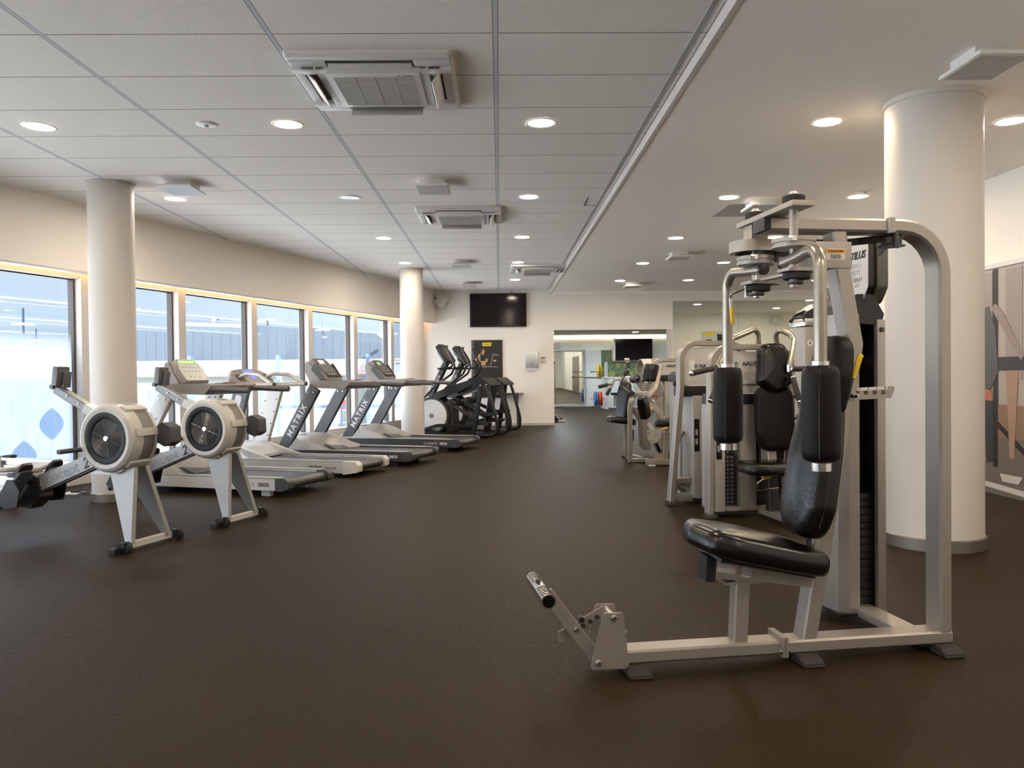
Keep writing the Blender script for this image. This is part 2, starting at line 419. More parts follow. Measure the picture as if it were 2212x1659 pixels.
# white rods in place of glowing tube lamps and their reflections, with some braces
for (a, b_, y_) in (((461, 692), (489, 652), 19), ((550, 655), (640, 698), 22), ((700, 655), (672, 700), 22), ((778, 686), (826, 728), 24), ((395, 700), (520, 704), 21)):
    hp(MB().tube([at(*a, y_)+D, at(*b_, y_+1.5)+D], .05, 0, 6), 'bright_line_rod', mat('white_steel', (.35, .37, .39), .4))
for i, (x, y, Y, lab) in enumerate(((50, 699, 13, 'disc floodlight hanging under the nearest beam, seen through the leftmost window'), (78, 735, 17.5, 'smaller disc floodlight further out, seen through the leftmost window'), (578, 690, 16.5, 'disc floodlight under a hall beam above the second treadmill'), (697, 712, 19, 'disc floodlight seen through the window behind the black treadmills'))):
    p = at(x, y, Y); l = thing('floodlight', lab, 'lamp', p)
    MB().lathe([(.0, .02), (.16, 0), (.18, -.02), (.0, -.03)], n=20).build('shade', mat('white_steel'), l)
    MB().cyl((0, 0, -.16), (0, 0, .25), .02, 8).build('stem', BLUEST, l)
# houses
CLAP = N('pale_clapboard'); pos, (px, py, pz) = CLAP.pos()
CLAP.l(CLAP.mix(CLAP.line(pz, 0, .16, .014), (.108, .122, .110), (.075, .087, .078)), CLAP.b.inputs['Base Color'])
PINK = N('pink_metal_roof'); pos, (px, py, pz) = PINK.pos()
PINK.l(PINK.mix(PINK.line(px, 0, .62, .03), (.105, .062, .057), (.05, .032, .029)), PINK.b.inputs['Base Color'])
def house(name, label, x0, x1, y, zt, wins, wallm, roofm, run=6):
    t = thing(name, label, 'house', ((x0+x1)/2, y, -3.5)); ox = V(((x0+x1)/2, y, -3.5))
    MB().box2(V((x0, y, -3.5))-ox, V((x1, y+8, zt))-ox).build('wall', wallm, t)
    M = Matrix.Translation(-ox)
    MB().prism([(y-.5, zt-.06), (y+run, zt+run*.42), (y+run, zt+run*.42+.1), (y-.5, zt+.04)], x1-x0+.6, M @ frame((x0-.3, 0, 0), (0, 1, 0), (0, 0, 1))).build('roof', roofm, t)
    for (wx, wz, ww, wh) in wins:
        w = MB().box2(V((wx-ww/2-.1, y-.06, wz-.1))-ox, V((wx+ww/2+.1, y+.1, wz+wh+.1))-ox).build('window', mat('house_trim', (.30, .30, .30), .5), t)
        m = MB()
        for q in (-1, 1): m.box2(V((wx+q*ww/4-ww/4+.04, y-.09, wz))-ox, V((wx+q*ww/4+ww/4-.04, y+.0, wz+wh))-ox)
        m.build('pane', mat('house_glass', (.07, .085, .11), .1), w)
wn = []
for px_, py_, w_, h_ in ((330, 858, 1, 1), (416, 858, .9, .9), (492, 860, 1.2, 1), (574, 862, 1.2, 1.2), (650, 862, 1.1, 1), (728, 870, 1.1, 1), (360, 925, 1, 1.1), (470, 928, 1, 1.1), (565, 930, 1, 1.1), (660, 930, 1, 1.1), (728, 930, 1.4, 1.1), (800, 875, 1, 1)):
    p = at(px_, py_, 60); wn.append((p.x, p.z-h_/2, w_, h_))
house('clapboard_house', 'pale green clapboard house with a pink metal roof across the yard', -32, -9.2, 60, 1.15, wn, CLAP.m, PINK.m)
p = at(853, 806, 52)
house('white_house', 'white gabled house at the far end of the yard, beside the slim column', -8.6, -4, 52, 2.2, [(p.x, 1.2, .8, .7), (p.x+.3, -.9, .8, 1)], mat('white_render', (.24, .24, .235), .7), mat('grey_roof', (.13, .125, .12), .7))
p = at(745, 873, 30); sg = MB().box2((p.x-.33, 29.9, p.z-.19), (p.x+.1, 29.94, p.z+.19)).build('red_sign', mat('sign_red', (.45, .05, .03), .5)); tag(sg, 'small red sign outside, seen between the uprights of the black treadmills', 'sign')
o = MB().box((-10, 30, -3.55), (120, 120, .1)).build('yard_ground', mat('pale_concrete', (.85, .83, .80), .9)); o['kind'] = 'structure'
# frame of the yard sign needs a post
MB().cyl((p.x-.12, 29.96, -3.5), (p.x-.12, 29.96, p.z+.1), .04, 8).build('post', BLUEST, sg)

# ------------------------------------------------------------------ light
wd = bpy.data.worlds.new('sky'); S.world = wd; wd.use_nodes = True
bg = wd.node_tree.nodes['Background']; bg.inputs[0].default_value = (.84, .90, 1, 1); bg.inputs[1].default_value = 2.5
sl = bpy.data.lights.new('sun', 'SUN'); sl.energy = 8; sl.angle = .03; sl.color = (1, .95, .87)
so = bpy.data.objects.new('sun', sl); COL.objects.link(so); so.rotation_euler = V((-.35, .72, -.6)).to_track_quat('-Z', 'Y').to_euler()
cd = bpy.data.cameras.new('camera'); co = bpy.data.objects.new('camera', cd); COL.objects.link(co)
cd.sensor_width = 36; cd.lens = FPX/2212*36; cd.clip_start = .05; cd.clip_end = 400
co.matrix_world = Matrix((_r, _u, -_f)).transposed().to_4x4(); co.location = (0, 0, CAMH)
S.camera = co
S.view_settings.view_transform = 'Standard'; S.view_settings.look = 'None'; S.view_settings.gamma = 1; S.view_settings.exposure = 1.52; S.view_settings.use_curve_mapping = False
S.cycles.max_bounces = 10; S.cycles.diffuse_bounces = 6; S.cycles.glossy_bounces = 4; S.cycles.transparent_max_bounces = 12; S.cycles.sample_clamp_indirect = 8
# ------------------------------------------------------------------ ceiling fixtures
def make_downlight(on=LAMP):
    t = thing('downlight', '', 'ceiling light', (0, 0, 0), 0)
    MB().lathe([(.088, .004), (.092, -.004), (.108, -.006), (.114, -.001), (.114, .0)], n=32, caps=False).build('trim_ring', mat('light_trim', (.80, .79, .77), .4), t)
    MB().lathe([(.0, -.0015), (.0905, -.0015), (.0905, .0)], n=28).build('lamp_lens', on, t)
    return t
dl, dlw = make_downlight(), make_downlight(LAMPW)
dlc = make_downlight(LAMPC); off = make_downlight(mat('lamp_off', (.5, .49, .47), .25, .4))
n0 = ('nearest the camera', 'second from the camera', 'third from the camera', 'fourth from the camera', 'farthest')
used = set()
def put(src, x, y, z, lab):
    if src.name in used: c = copy_tree(src)
    else: c = src; used.add(src.name)
    c.location = (x, y, z); c['label'] = lab; c['group'] = 'recessed downlights'
for i in range(5): put(dl, .32, 5.81+2.43*i, HC-.001, 'lit round downlight in the right-hand row of the tiled ceiling, '+n0[i])
put(dlw, -1.51, 5.81, HC-.001, 'warm yellowish round downlight in tiled ceiling left of the nearest air conditioner')
put(off, -1.52, 8.23, HC-.001, 'unlit round downlight in the tiled ceiling left of the second air conditioner')
put(dl, -1.52, 10.67, HC-.001, 'lit downlight in the middle row of the tiled ceiling, beyond the unlit one')
put(dl, -1.52, 13.08, HC-.001, 'lit downlight just above the slim column by the last treadmill')
put(dl, -3.3, 5.83, HC-.001, 'lit downlight in the tiled ceiling nearest the left picture edge')
put(dl, -3.29, 8.22, HC-.001, 'lit downlight beside the square speaker right of the left column')
for i in range(5): put(dlw if i == 0 else dl, 2.33, 5.62+2.42*i, HD-.001, 'lit downlight in the left-hand row of the plaster ceiling, '+n0[i])
for i in range(5): put(dlw if i == 1 else dl, 3.64, 5.62+2.42*i, HD-.001, ('lit downlight right of the thick column near the picture edge', 'warm yellowish downlight in plaster ceiling just left of the thick column', 'lit downlight on the plaster ceiling behind the top of the chest fly machine', 'lit downlight in the right row of plaster ceiling, second from the far wall', 'lit downlight in the right row of plaster ceiling, closest to the far wall')[i])
for (x, y) in ((6.4, 12.4), (5.2, 14), (9, 13.6), (6.2, 15.5), (7.8, 12.5), (7.8, 14.9), (.32, 3.38), (.32, .95), (.32, -1.5), (-1.52, .95), (-1.52, -1.5), (-3.3, 3.4), (-3.3, .95), (-5.2, 1), (2.33, 3.2), (2.33, .78), (3.64, 3.2), (3.64, .78), (2.33, -1.64), (3.64, -1.64)):
    put(dl, x, y, HC-.001 if x < 1 else HD-.001, 'lit ceiling downlight seen only in the mirrors' if x > 5 else 'lit ceiling downlight above and behind the camera')
for (x, y) in ((1.6, 19.5), (4.2, 19.5), (1.6, 22), (4.2, 22), (6.5, 22), (1.6, 24.6), (4.2, 24.6)): put(dlc, x, y, 2.379, 'unseen ceiling downlight added to brighten the room beyond the opening')  # unseen lamps added to fill the back room with cool light
def smoke(x, y, z, lab):
    t = thing('smoke_detector', lab, 'detector', (x, y, z), 0)
    MB().lathe([(.072, 0), (.072, -.006), (.055, -.012), (.018, -.014)], n=24).build('base', ACW, t)
    MB().lathe([(.017, -.012), (.015, -.024), (0, -.026)], n=14).build('sensor', mat('sensor_green', (.25, .42, .33), .4), t)
smoke(-2.09, 5.8, HC, 'small white round detector between two downlights on the tiled ceiling, upper left')
smoke(3.6, 7.79, HD, 'small white round detector on the plaster ceiling beside the warm downlight')

def make_ac():
    t = thing('air_conditioner', '', 'air conditioner', (0, 0, 0))
    W, L, dz = .95, .95, -.055
    # frame with four slots: eight bars round the slots
    m = MB(); S_ = .475
    body = MB().loft([[V((x*f, y*f, z)) for x, y in rrect(W, L, .03, 3)] for f, z in ((1, 0), (1, -.018), (.97, -.028))], True); body.build('flange', ACW, t)
    def seg(x0, y0, x1, y1, z0=-.026, z1=dz): m.box2((x0, y0, z0), (x1, y1, z1), .006)
    for q in (-1, 1):
        seg(-.46, q*.46, .46, q*.405, z1=-.0335); seg(-.46, q*.27, .46, q*.325)
        seg(q*.46, -.325, q*.405, .325, z1=-.040); seg(q*.325, -.325, q*.27, .325)
        for r_ in (-1, 1):
            seg(q*.25, r_*.325, q*.46, r_*.405, z1=-.040); seg(q*.325, r_*.25, q*.405, r_*.325)
    m.build('panel_frame', ACW, t)
    for q in (-1, 1):
        MB().box2((-.25, q*.327, -.0285), (.25, q*.403, -.030)).build('slot', mat('slot_dark', (.10, .095, .085), .6), t)
        MB().box2((q*.327, -.25, -.0285), (q*.403, .25, -.030)).build('slot', mat('slot_dark'), t)
    LV = mat('louvre_white', (.68, .665, .63), .4)
    for c, d, ax, an in (((0, -.352, -.044), (.48, .042, .008), 'X', -20), ((0, .375, -.068), (.47, .08, .008), 'X', 50), ((-.365, 0, -.062), (.07, .46, .008), 'Y', 42), ((.365, 0, -.066), (.075, .46, .008), 'Y', -55)):
        MB().box(c, d, Matrix.Rotation(rad(an), 3, ax), .002).build('louvre', LV, t)
    m = MB().box2((-.275, -.275, -.04), (.275, .275, -.066), .006); g_ = m.build('grille_frame', ACW, t)
    m = MB()
    for i in range(34): m.box2((-.235, -.235+i*.0142, -.064), (.235, -.229+i*.0142, -.0685))
    for i in range(-1, 2): m.box2((i*.118-.004, -.237, -.064), (i*.118+.004, .25, -.0695))
    m.build('grille_slats', GRILLE, g_)
    for q in (-.13, .13): MB().box2((q-.012, .243, -.064), (q+.012, .249, -.0705)).build('latch', ACW, g_)
    tx = text('MITSUBISHI', .012, INK, Matrix.Translation((.205, -.255, -.0668)) @ Matrix.Rotation(PI, 4, 'X'), g_, 'maker_lettering', bold=.02)
    m = MB()
    for a in range(3):
        R = Matrix.Rotation(2*PI*a/3, 4, 'Z'); m.prism([(0, 0), (.004, .0055), (0, .011), (-.004, .0055)], .001, Matrix.Translation((.15, -.255, -.067)) @ R)
    m.build('emblem', mat('emblem_red', (.5, .05, .05), .5), g_)
    return t
ac = make_ac(); ac.location = (-.725, 4.97, HC); ac['label'] = 'large square white air conditioner in the tiled ceiling nearest the camera'; ac['group'] = 'ceiling air conditioners'
dup(ac, (-.43, 9.15, HC), 'white ceiling air conditioner second from the camera, in the middle of the tiled ceiling')
dup(ac, (.68, 13.79, HC), 'farthest white ceiling air conditioner, against the plaster ceiling edge near the far wall')

def make_speaker(front):
    t = thing('ceiling_speaker', '', 'speaker', (0, 0, 0))
    MB().box((0, .02, -.025), (.24, .24, .055), None, .004).build('mount', ACW, t)
    p = MB().box((0, 0, -.068), (.31, .40, .022), None, .006).build('panel', ACW, t)
    m = MB()
    for i in range(26): m.box((0, -.17+i*.0136, -.0805), (.27, .0075, .004))
    for q in (-1, 1): m.box((q*.139, 0, -.0805), (.006, .37, .004))
    m.build('grille', front, p)
    return t
SG = mat('speaker_grille', (.55, .535, .50), .6); SGB = mat('speaker_grille_bluelit', (.56, .60, .68), .45)  # second grille has the bluish light on the left speaker in its colour
sp_ = make_speaker(SG); sp_['group'] = 'ceiling speakers'; sp_.location = (-.61, 7.58, HC); sp_['label'] = 'square white ceiling speaker with grille between the first two air conditioners'
sb = make_speaker(SGB); sb.location = (-2.96, 7.55, HC); sb['label'] = 'square pale speaker panel hanging from the tiled ceiling beside the left column'; sb['group'] = 'ceiling speakers'
for x, y, z, lab in ((-.605, 12.95, HC, 'flat white ceiling speaker nearer of the two above the far television'), (-.58, 15.95, HC, 'flat white ceiling speaker just in front of the far television'),
        (2.72, 4.42, HD, 'square white grille speaker on the plaster ceiling at the upper right corner'), (2.72, 8.24, HD, 'white ceiling speaker above the chest fly machine beside a grey access panel'), (2.67, 11.8, HD, 'white ceiling speaker in plaster ceiling halfway to the far wall'), (2.63, 15.7, HD, 'white ceiling speaker in plaster ceiling close to the far wall')):
    dup(sp_, (x, y, z), lab)
for x, y, z, lab in ((-.58, 16.17, HC, 'small sprinkler head behind the speaker in front of the far television'), (2.58, 11.98, HD, 'small sprinkler head beside the middle speaker of the plaster ceiling'), (2.55, 15.92, HD, 'small sprinkler head beside the far speaker of the plaster ceiling')):
    l = thing('sprinkler_head', lab, 'sprinkler', (x, y, z)); MB().cyl((0, 0, .03), (0, 0, -.1), .012, 8).build('pipe', CHROME, l); MB().lathe([(.035, .004), (.035, -.006), (.01, -.012)], n=14).build('flange', CHROME, l); MB().lathe([(.03, -.1), (.03, -.106), (0, -.106)], n=12).build('deflector', CHROME, l)
o = MB().box2((2.42, 8.35, HD-.008), (2.80, 9.02, HD+.0), .002).build('access_panel', mat('access_panel_grey', (.42, .40, .37), .5)); tag(o, 'grey access panel on the plaster ceiling beside the speaker above the chest fly machine', 'panel')
m = MB(); m.box2((.93, 8.30, HC-.003), (.945, 8.69, HC)); m.box2((.945, 8.675, HC-.003), (1.06, 8.69, HC)); o = m.build('tile_hatch_frame', mat('hatch_line', (.2, .19, .17), .6)); tag(o, 'thin dark frame of a ceiling tile hatch next to the white ceiling edge', 'hatch')

# ------------------------------------------------------------------ far wall fittings
SCREEN = mat('tv_screen', (.010, .007, .007), .10, spec=.25)
def tv(x0, x1, z0, z1, y, label, tilt=0):
    t = thing('television', label, 'television', ((x0+x1)/2, y, z0), 0); w, h = x1-x0, z1-z0
    MB().box((0, -.045, h/2), (w, .045, h), None, .006).build('bezel', BLACK, t)
    MB().box((0, -.069, h/2+.006), (w-.03, .004, h-.035)).build('screen', SCREEN, t)
    MB().box((0, -.07, .006), (.035, .006, .012), None, .002).build('standby_light', mat('grey_trim', (.3, .28, .28), .4), t)
    MB().box((0, -.012, h/2), (.3, .026, .3)).build('wall_mount', BLACK, t)
tv(-.63, .60, 2.155, 2.885, YF, 'large black television high on the far wall above the dark poster')
l = MB().tube([(.28, YF-.012, 2.885), (.29, YF-.012, HC)], .006, 0, 6).build('tv_cable', BLACK); tag(l, 'thin cable rising from the television to the ceiling', 'cable')
# poster with a runner on a treadmill
t = thing('wall_poster', 'dark fitness poster with a yellow badge and a running woman on the far wall', 'poster', (-.27, YF, .62)); w, h = .67, 1.25
MB().box((0, -.012, h/2), (w+.02, .024, h+.02), None, .004).build('frame', mat('poster_frame', (.35, .33, .31), .4, .4), t)
PM = frame((-w/2, -.0245, 0), (1, 0, 0), (0, 0, 1))
MB().prism([(0, 0), (w, 0), (w, h), (0, h)], .001, PM).build('print', mat('poster_dark', (.022, .019, .017), .35), t)
def flat(poly, m, name, par=t, M=PM, dz=.0012, r=0, th=.001):
    return MB().prism(rpoly(poly, r) if r else poly, th, M @ Matrix.Translation((0, 0, dz))).build(name, m, par, 0)
SKIN = mat('poster_skin', (.55, .27, .16), .5)
flat([(0, 0), (.055, 0), (.055, h), (0, h)], mat('poster_strip', (.10, .095, .09), .5), 'strip')
flat([(.24, 1.12), (.43, 1.12), (.44, 1.20), (.23, 1.20)], mat('badge_yellow', (.75, .58, .02), .5), 'badge', r=.02)
text('TECHNOGYM', .028, INK, PM @ Matrix.Translation((.335, 1.16, .0028)), t, 'badge_lettering', bold=.03)
flat([(.07, .79), (.12, .82), (.17, .78), (.2, .80), (.21, .70), (.30, .70), (.31, .78), (.34, .77), (.355, .83), (.33, .86), (.30, .83), (.30, .94), (.25, .975), (.20, .975), (.15, .93), (.12, .88), (.07, .84)], SKIN, 'runner_body', r=.015)
flat([(.225, .94), (.262, .94), (.262, .99), (.225, .99)], SKIN, 'runner_neck', dz=.0006)
flat([(.215, .985), (.235, .965), (.268, .965), (.280, .985), (.283, .998), (.292, 1.004), (.283, 1.014), (.280, 1.04), (.25, 1.06), (.215, 1.045)], SKIN, 'runner_head', dz=.0016, r=.008)
flat([(.198, 1.0), (.212, .985), (.232, .998), (.236, 1.035), (.276, 1.042), (.268, 1.068), (.235, 1.078), (.203, 1.055)], mat('poster_hair', (.09, .045, .028), .5), 'runner_hair', dz=.0028, r=.010)
flat([(.262, 1.018), (.274, 1.018), (.274, 1.022), (.262, 1.024)], mat('poster_black', (.008, .008, .008), .5), 'runner_eye', dz=.0030)
flat([(.262, .984), (.278, .986), (.277, .989), (.263, .988)], mat('poster_lip', (.35, .10, .08), .5), 'runner_mouth', dz=.0030)
flat([(.165, .80), (.172, .80), (.185, .90), (.176, .90)], mat('poster_dark'), 'arm_gap', dz=.0026)
flat([(.312, .79), (.318, .79), (.312, .90), (.305, .90)], mat('poster_dark'), 'arm_gap', dz=.0026)
flat([(.19, .80), (.30, .80), (.30, .94), (.275, .96), (.25, .91), (.21, .97), (.19, .95)], mat('poster_black', (.008, .008, .008), .5), 'runner_top', dz=.0024, r=.008)
PG = mat('poster_grey', (.22, .22, .22), .5)
flat([(.40, .70), (.42, .70), (.48, .93), (.46, .94)], PG, 'treadmill_arm'); flat([(.46, .93), (.60, .91), (.60, .935), (.46, .955)], PG, 'treadmill_screen')
flat([(.22, .655), (.36, .665), (.58, .655), (.58, .67), (.36, .69), (.22, .675)], PG, 'treadmill_deck')
flat([(.47, .785), (.535, .785), (.535, .82), (.47, .82)], mat('poster_amber', (.75, .42, .10), .5), 'amber_badge', r=.016)
flat([(.10, .35), (.40, .20), (.40, .205), (.10, .358)], PG, 'streak')
# towel dispenser and thermostat
t = thing('towel_dispenser', 'brushed metal paper towel dispenser on the far wall, towel hanging out', 'dispenser', (.705, YF, 1.235))
MB().box((0, -.055, .21), (.275, .11, .34), None, .012).build('housing', mat('dispenser_steel', (.62, .64, .64), .35, .8), t)
MB().box((0, -.112, .10), (.012, .004, .03)).build('keyhole', DARKST, t)
MB().box((0, -.06, .015), (.20, .02, .075)).build('paper_towel', mat('paper_white', (.8, .79, .77), .8), t)
t = thing('thermostat', 'small white wall thermostat right of the towel dispenser', 'thermostat', (.965, YF, 1.385))
MB().box((0, -.012, .06), (.115, .024, .115), None, .005).build('case', WHITEPL, t)
MB().box((-.012, -.0255, .085), (.07, .003, .03)).build('display', mat('grey_lcd', (.16, .17, .15), .3), t)
# loudspeaker on the far end of the bulkhead
t = thing('wall_speaker', 'white boxy loudspeaker tilted in the corner above the far wall', 'speaker', (-1.24, YF-.16, 2.60))
b = MB().box((0, 0, .12), (.20, .16, .27), Matrix.Rotation(rad(38), 3, 'Y') @ Matrix.Rotation(rad(-25), 3, 'Z'), .008).build('cabinet', WHITEPL, t)
MB().box((.075, -.0, .06), (.012, .13, .20), Matrix.Rotation(rad(38), 3, 'Y') @ Matrix.Rotation(rad(-25), 3, 'Z')).build('grille', GRILLE, t)
MB().tube([(-.02, .03, .16), (-.13, .08, .20), (-.15, .14, .2)], .016, .02, 8).build('bracket', DARKST, t)
# narrow wall shelf behind the elliptical trainers
t = thing('wall_bench', 'low folding bench of dark slats against the far wall behind the elliptical trainers', 'bench', (.18, YF-.17, 0))
m = MB().box((0, 0, .70), (.66, .28, .04), None, .006).build('top', DARKST, t)
MB().box((.27, -.145, .70), (.10, .008, .03)).build('end_plate', CHROME, t)
for x in (-.05, .2): MB().box((x, .0, .345), (.04, .04, .68)).build('leg', DARKST, t)

# mirror wall
mm_ = mat('mirror_glass', (.80, .875, .815), .012, 1)
t = thing('wall_mirror', 'tall greenish mirror panels covering the far wall right of the opening', 'mirror', (3.80, YF, 0))
for i in range(4): MB().box2((i*1.44+.003, -.022, .12), (i*1.44+1.437, -.006, 2.685)).build('mirror_panel', mm_, t)
MB().box2((0, -.02, .1), (5.76, 0, .118)).build('bottom_rail', CHROME, t)
t = thing('small_poster', 'small gym poster with a yellow badge seen in the mirror above the chest press', 'poster', (6.45, 10.796, 1.85), PI)
SM = frame((-.35, -.013, 0), (1, 0, 0), (0, 0, 1))
MB().box((0, -.006, .25), (.7, .012, .5)).build('print', mat('poster_pale', (.55, .55, .53), .5), t)
flat([(.06, .02), (.2, .05), (.22, .42), (.05, .40)], mat('poster_black'), 'dark_figure', t, SM); flat([(.35, .05), (.6, .05), (.55, .25), (.38, .25)], mat('poster_black'), 'dark_machine', t, SM); flat([(.28, .36), (.62, .36), (.62, .46), (.28, .46)], mat('badge_yellow'), 'badge', t, SM, r=.03)
t = thing('wall_speaker', 'white loudspeaker on the side wall seen only in the mirror', 'speaker', (8.35, 10.80, 2.56))
MB().box((0, .12, .12), (.3, .2, .22), Matrix.Rotation(rad(-18), 3, 'X'), .01).build('cabinet', WHITEPL, t); MB().box((0, .03, .12), (.06, .08, .06)).build('bracket', DARKST, t)

# large photo panel on the right wall
t = thing('photo_panel', 'floor-standing photo wall of a grim workshop gym behind the thick column', 'photo wall', (4.55, 5.6, 0))
PMR = frame((-.032, 2.0, 0), (0, -1, 0), (0, 0, 1))
MB().box2((-.03, -2, .0), (-.004, 2, 2.06)).build('board', mat('photo_beige', (.42, .37, .33), .3), t)
MB().box2((-.045, -2, 2.06), (0, 2, 2.10)).build('top_rail', ALU, t)
PH = lambda n, c=(.5, .5, .5): mat('photo_'+n, c, .28)
def ph(poly, m, name, dz=.001): return flat(poly, m, name, t, PMR, dz)
ph([(0, 0), (4, 0), (4, .52), (0, .52)], PH('floor', (.17, .15, .135)), 'print_floor')
ph([(0, .52), (4, .52), (4, .82), (0, .82)], PH('brick', (.27, .17, .115)), 'print_brick')
for i in range(9): ph([(.12+i*.42, 1.05), (.35+i*.42, 1.05), (.35+i*.42, 2.03), (.12+i*.42, 2.03)], PH('pane', (.60, .57, .55) if i % 2 else (.33, .28, .27)), 'print_window_%s' % ('light' if i % 2 else 'dark'))
for i in range(6): ph([(.36+i*.62, .25), (.43+i*.62, .25), (.43+i*.62, 2.05), (.36+i*.62, 2.05)], PH('iron', (.035, .03, .03)), 'print_post', .002)
ph([(0, 1.13), (4, 1.13), (4, 1.25), (0, 1.25)], PH('iron2', (.05, .04, .038)), 'print_bar', .003)
ph([(.15, .98), (.32, .95), (.44, 1.12), (.40, 1.5), (.30, 1.72), (.18, 1.70), (.08, 1.35)], PH('tank', (.10, .10, .10)), 'print_person_top', .004)
ph([(.34, 1.70), (.42, 1.60), (.75, 1.22), (.80, 1.26), (.50, 1.66), (.40, 1.74)], PH('arm', (.30, .235, .20)), 'print_person_arm', .004)
ph([(.16, .97), (.33, .96), (.36, .85), (.16, .86)], PH('band', (.48, .17, .10)), 'print_waistband', .004)
ph([(.16, .86), (.36, .85), (.38, .30), (.27, .28), (.24, .6), (.14, .3)], PH('leg', (.05, .05, .055)), 'print_person_leg', .004)
ph([(.55, 1.12), (.72, 1.12), (.66, .35), (.60, .35)], PH('towel', (.40, .255, .19)), 'print_cloth', .004)
ph([(.1, .06), (1.6, .0), (1.6, .05), (.1, .11)], PH('chrome', (.6, .58, .56)), 'print_chrome_rail', .004)
ph([(.50, .13), (.72, .13), (.78, .20), (.46, .20)], PH('chrome'), 'print_chrome_dish', .005)
ph([(.2, .75), (1.3, .08), (1.3, .14), (.2, .81)], PH('iron'), 'print_strut', .003)

# ------------------------------------------------------------------ the room beyond the opening
struct('wall_room_left', MB().box2((-1.2, 17.65, 0), (-1.0, 26.8, 2.6)), WALL)
struct('wall_room_back', MB().box2((-1.2, 26.6, 0), (9.8, 26.8, 2.6)), mat('panel_white', (.76, .80, .79), .45))
struct('ceiling_room', MB().box2((-1.2, 17.65, 2.38), (9.8, 26.6, 2.6)), DRY)
struct('trim_6', MB().box2((-1, 26.56, 2.30), (9.6, 26.6, 2.335)), COVER)
rm = thing('back_mirror', 'low mirror panels along the wall of the room beyond the opening', 'mirror', (1.0, 26.6, 0))
for i in range(2): MB().box2((i*.9+.003, -.02, .1), (i*.9+.897, -.004, 1.88)).build('mirror_panel', mm_, rm)
MB().box2((0, -.03, .03), (1.8, 0, .1)).build('bottom_rail', FRAME, rm)
t = thing('wardrobe_panel', 'tall white cupboard panel between the mirror and the weight rack', 'cupboard', (3.12, 26.58, 0))
MB().box((0, -.06, .95), (.52, .1, 1.86), None, .005).build('door', mat('panel_white'), t); MB().box((-.275, -.08, .95), (.02, .14, 1.9)).build('edge', ALU, t)
t = thing('nature_poster', 'green leafy wall picture behind the weight rack under the far television', 'picture', (4.2, 26.5995, .98))
MB().prism([(-.8, 0), (.8, 0), (.8, .5), (-.47, .5), (-.47, .9), (-.8, .9)], .024, frame((0, -.0, 0), (1, 0, 0), (0, 0, 1))).build('print', mat('leaf_print', (.13, .19, .09), .5, nscale=14, ncol=.9), t)
random.seed(9)
for i in range(7): MB().lathe([(.0, -.002), (.06+random.random()*.07, .002), (0, .004)], (-.68+i*.22, -.026, .1+random.random()*.3), (0, -1, 0), 12).build('foliage_patch', mat(random.choice(['leaf_a', 'leaf_b']), random.choice([(.30, .34, .10), (.06, .13, .06)]), .6), t)
tv(3.84, 5.07, 1.53, 2.24, 26.45, 'black television in the room beyond the opening, on a pale wall mount')
MB().box((-.66, -.0, .36), (.06, .3, .74)).build('side_bracket', WALLB, [o for o in COL.objects if o.name.startswith('television')][-1])
t = thing('wall_clock', 'square white wall clock half hidden behind the far wall edge', 'clock', (1.90, 26.6, 1.94))
MB().prism(rrect(.25, .22, .04), .03, frame((0, -.03, .11), (-1, 0, 0), (0, 0, 1))).build('rim', mat('clock_rim', (.42, .44, .46), .4), t)
MB().prism(rrect(.22, .19, .035), .003, frame((0, -.031, .11), (1, 0, 0), (0, 0, 1))).build('face', PAPER, t)
for i in range(12): a = i*PI/6; MB().box((.085*math.sin(a), -.036, .11+.075*math.cos(a)), (.008, .002, .012)).build('hour_mark', INK, t)
MB().box((.012, -.037, .135), (.006, .002, .055), Matrix.Rotation(rad(25), 3, 'Y')).build('hand', INK, t); MB().box((-.025, -.037, .125), (.006, .002, .06), Matrix.Rotation(rad(-60), 3, 'Y')).build('hand', INK, t)
# weight rack with barbell and plates
t = thing('squat_rack', 'white squat rack post frame beyond the opening', 'rack', (3.30, 24.7, 0))
for x in (0, 1.15): MB().rtube([(x, 0, .0), (x, 0, 1.45)], .08, .10).build('post', mat('rack_white', (.66, .68, .74), .4, .2), t)
MB().box2((-.05, -.02, .04), (1.2, .02, .09)).build('cross_beam', mat('rack_white'), t); MB().box2((-.05, -.06, 0), (.06, .9, .05)).build('foot', mat('rack_white'), t); MB().box2((1.1, -.06, 0), (1.2, .9, .05)).build('foot', mat('rack_white'), t)
for z_ in (1.16, .33): MB().cyl((-.04, 0, z_), (-.50, 0, z_), .016, 10).build('storage_peg', CHROME, t)
t = thing('barbell', 'steel barbell resting across the squat rack', 'barbell', (3.3, 24.6, .985))
MB().cyl((-.72, 0, 0), (1.9, 0, 0), .018, 10).build('bar', CHROME, t)
for a in (-.72, 1.3): MB().cyl((a, 0, 0), (a+.45, 0, 0), .027, 12).build('sleeve', CHROME, t)
def plate(x, z, r, c, n, lab):
    l = thing('weight_plate', lab, 'weight plate', (x, 24.7, z), 0, 'coloured weight plates on the rack')
    MB().lathe([(.024, 0), (r*.62, 0), (r*.66, .006), (r, .006), (r, .042), (r*.66, .042), (r*.62, .048), (.024, .048)], (0, 0, 0), (1, 0, 0), 28).build('disc', mat('plate_'+n, c, .5), l)
    MB().lathe([(.020, -.004), (.045, -.004), (.045, .052), (.020, .052)], (0, 0, 0), (1, 0, 0), 16).build('hub', CHROME, l)
plate(3.02, 1.16, .225, (.75, .52, .03), 'yellow', 'yellow weight plate hung high on the squat rack, outer one'); plate(3.10, 1.16, .225, (.75, .52, .03), 'yellow', 'yellow weight plate hung high on the squat rack, next to the post')
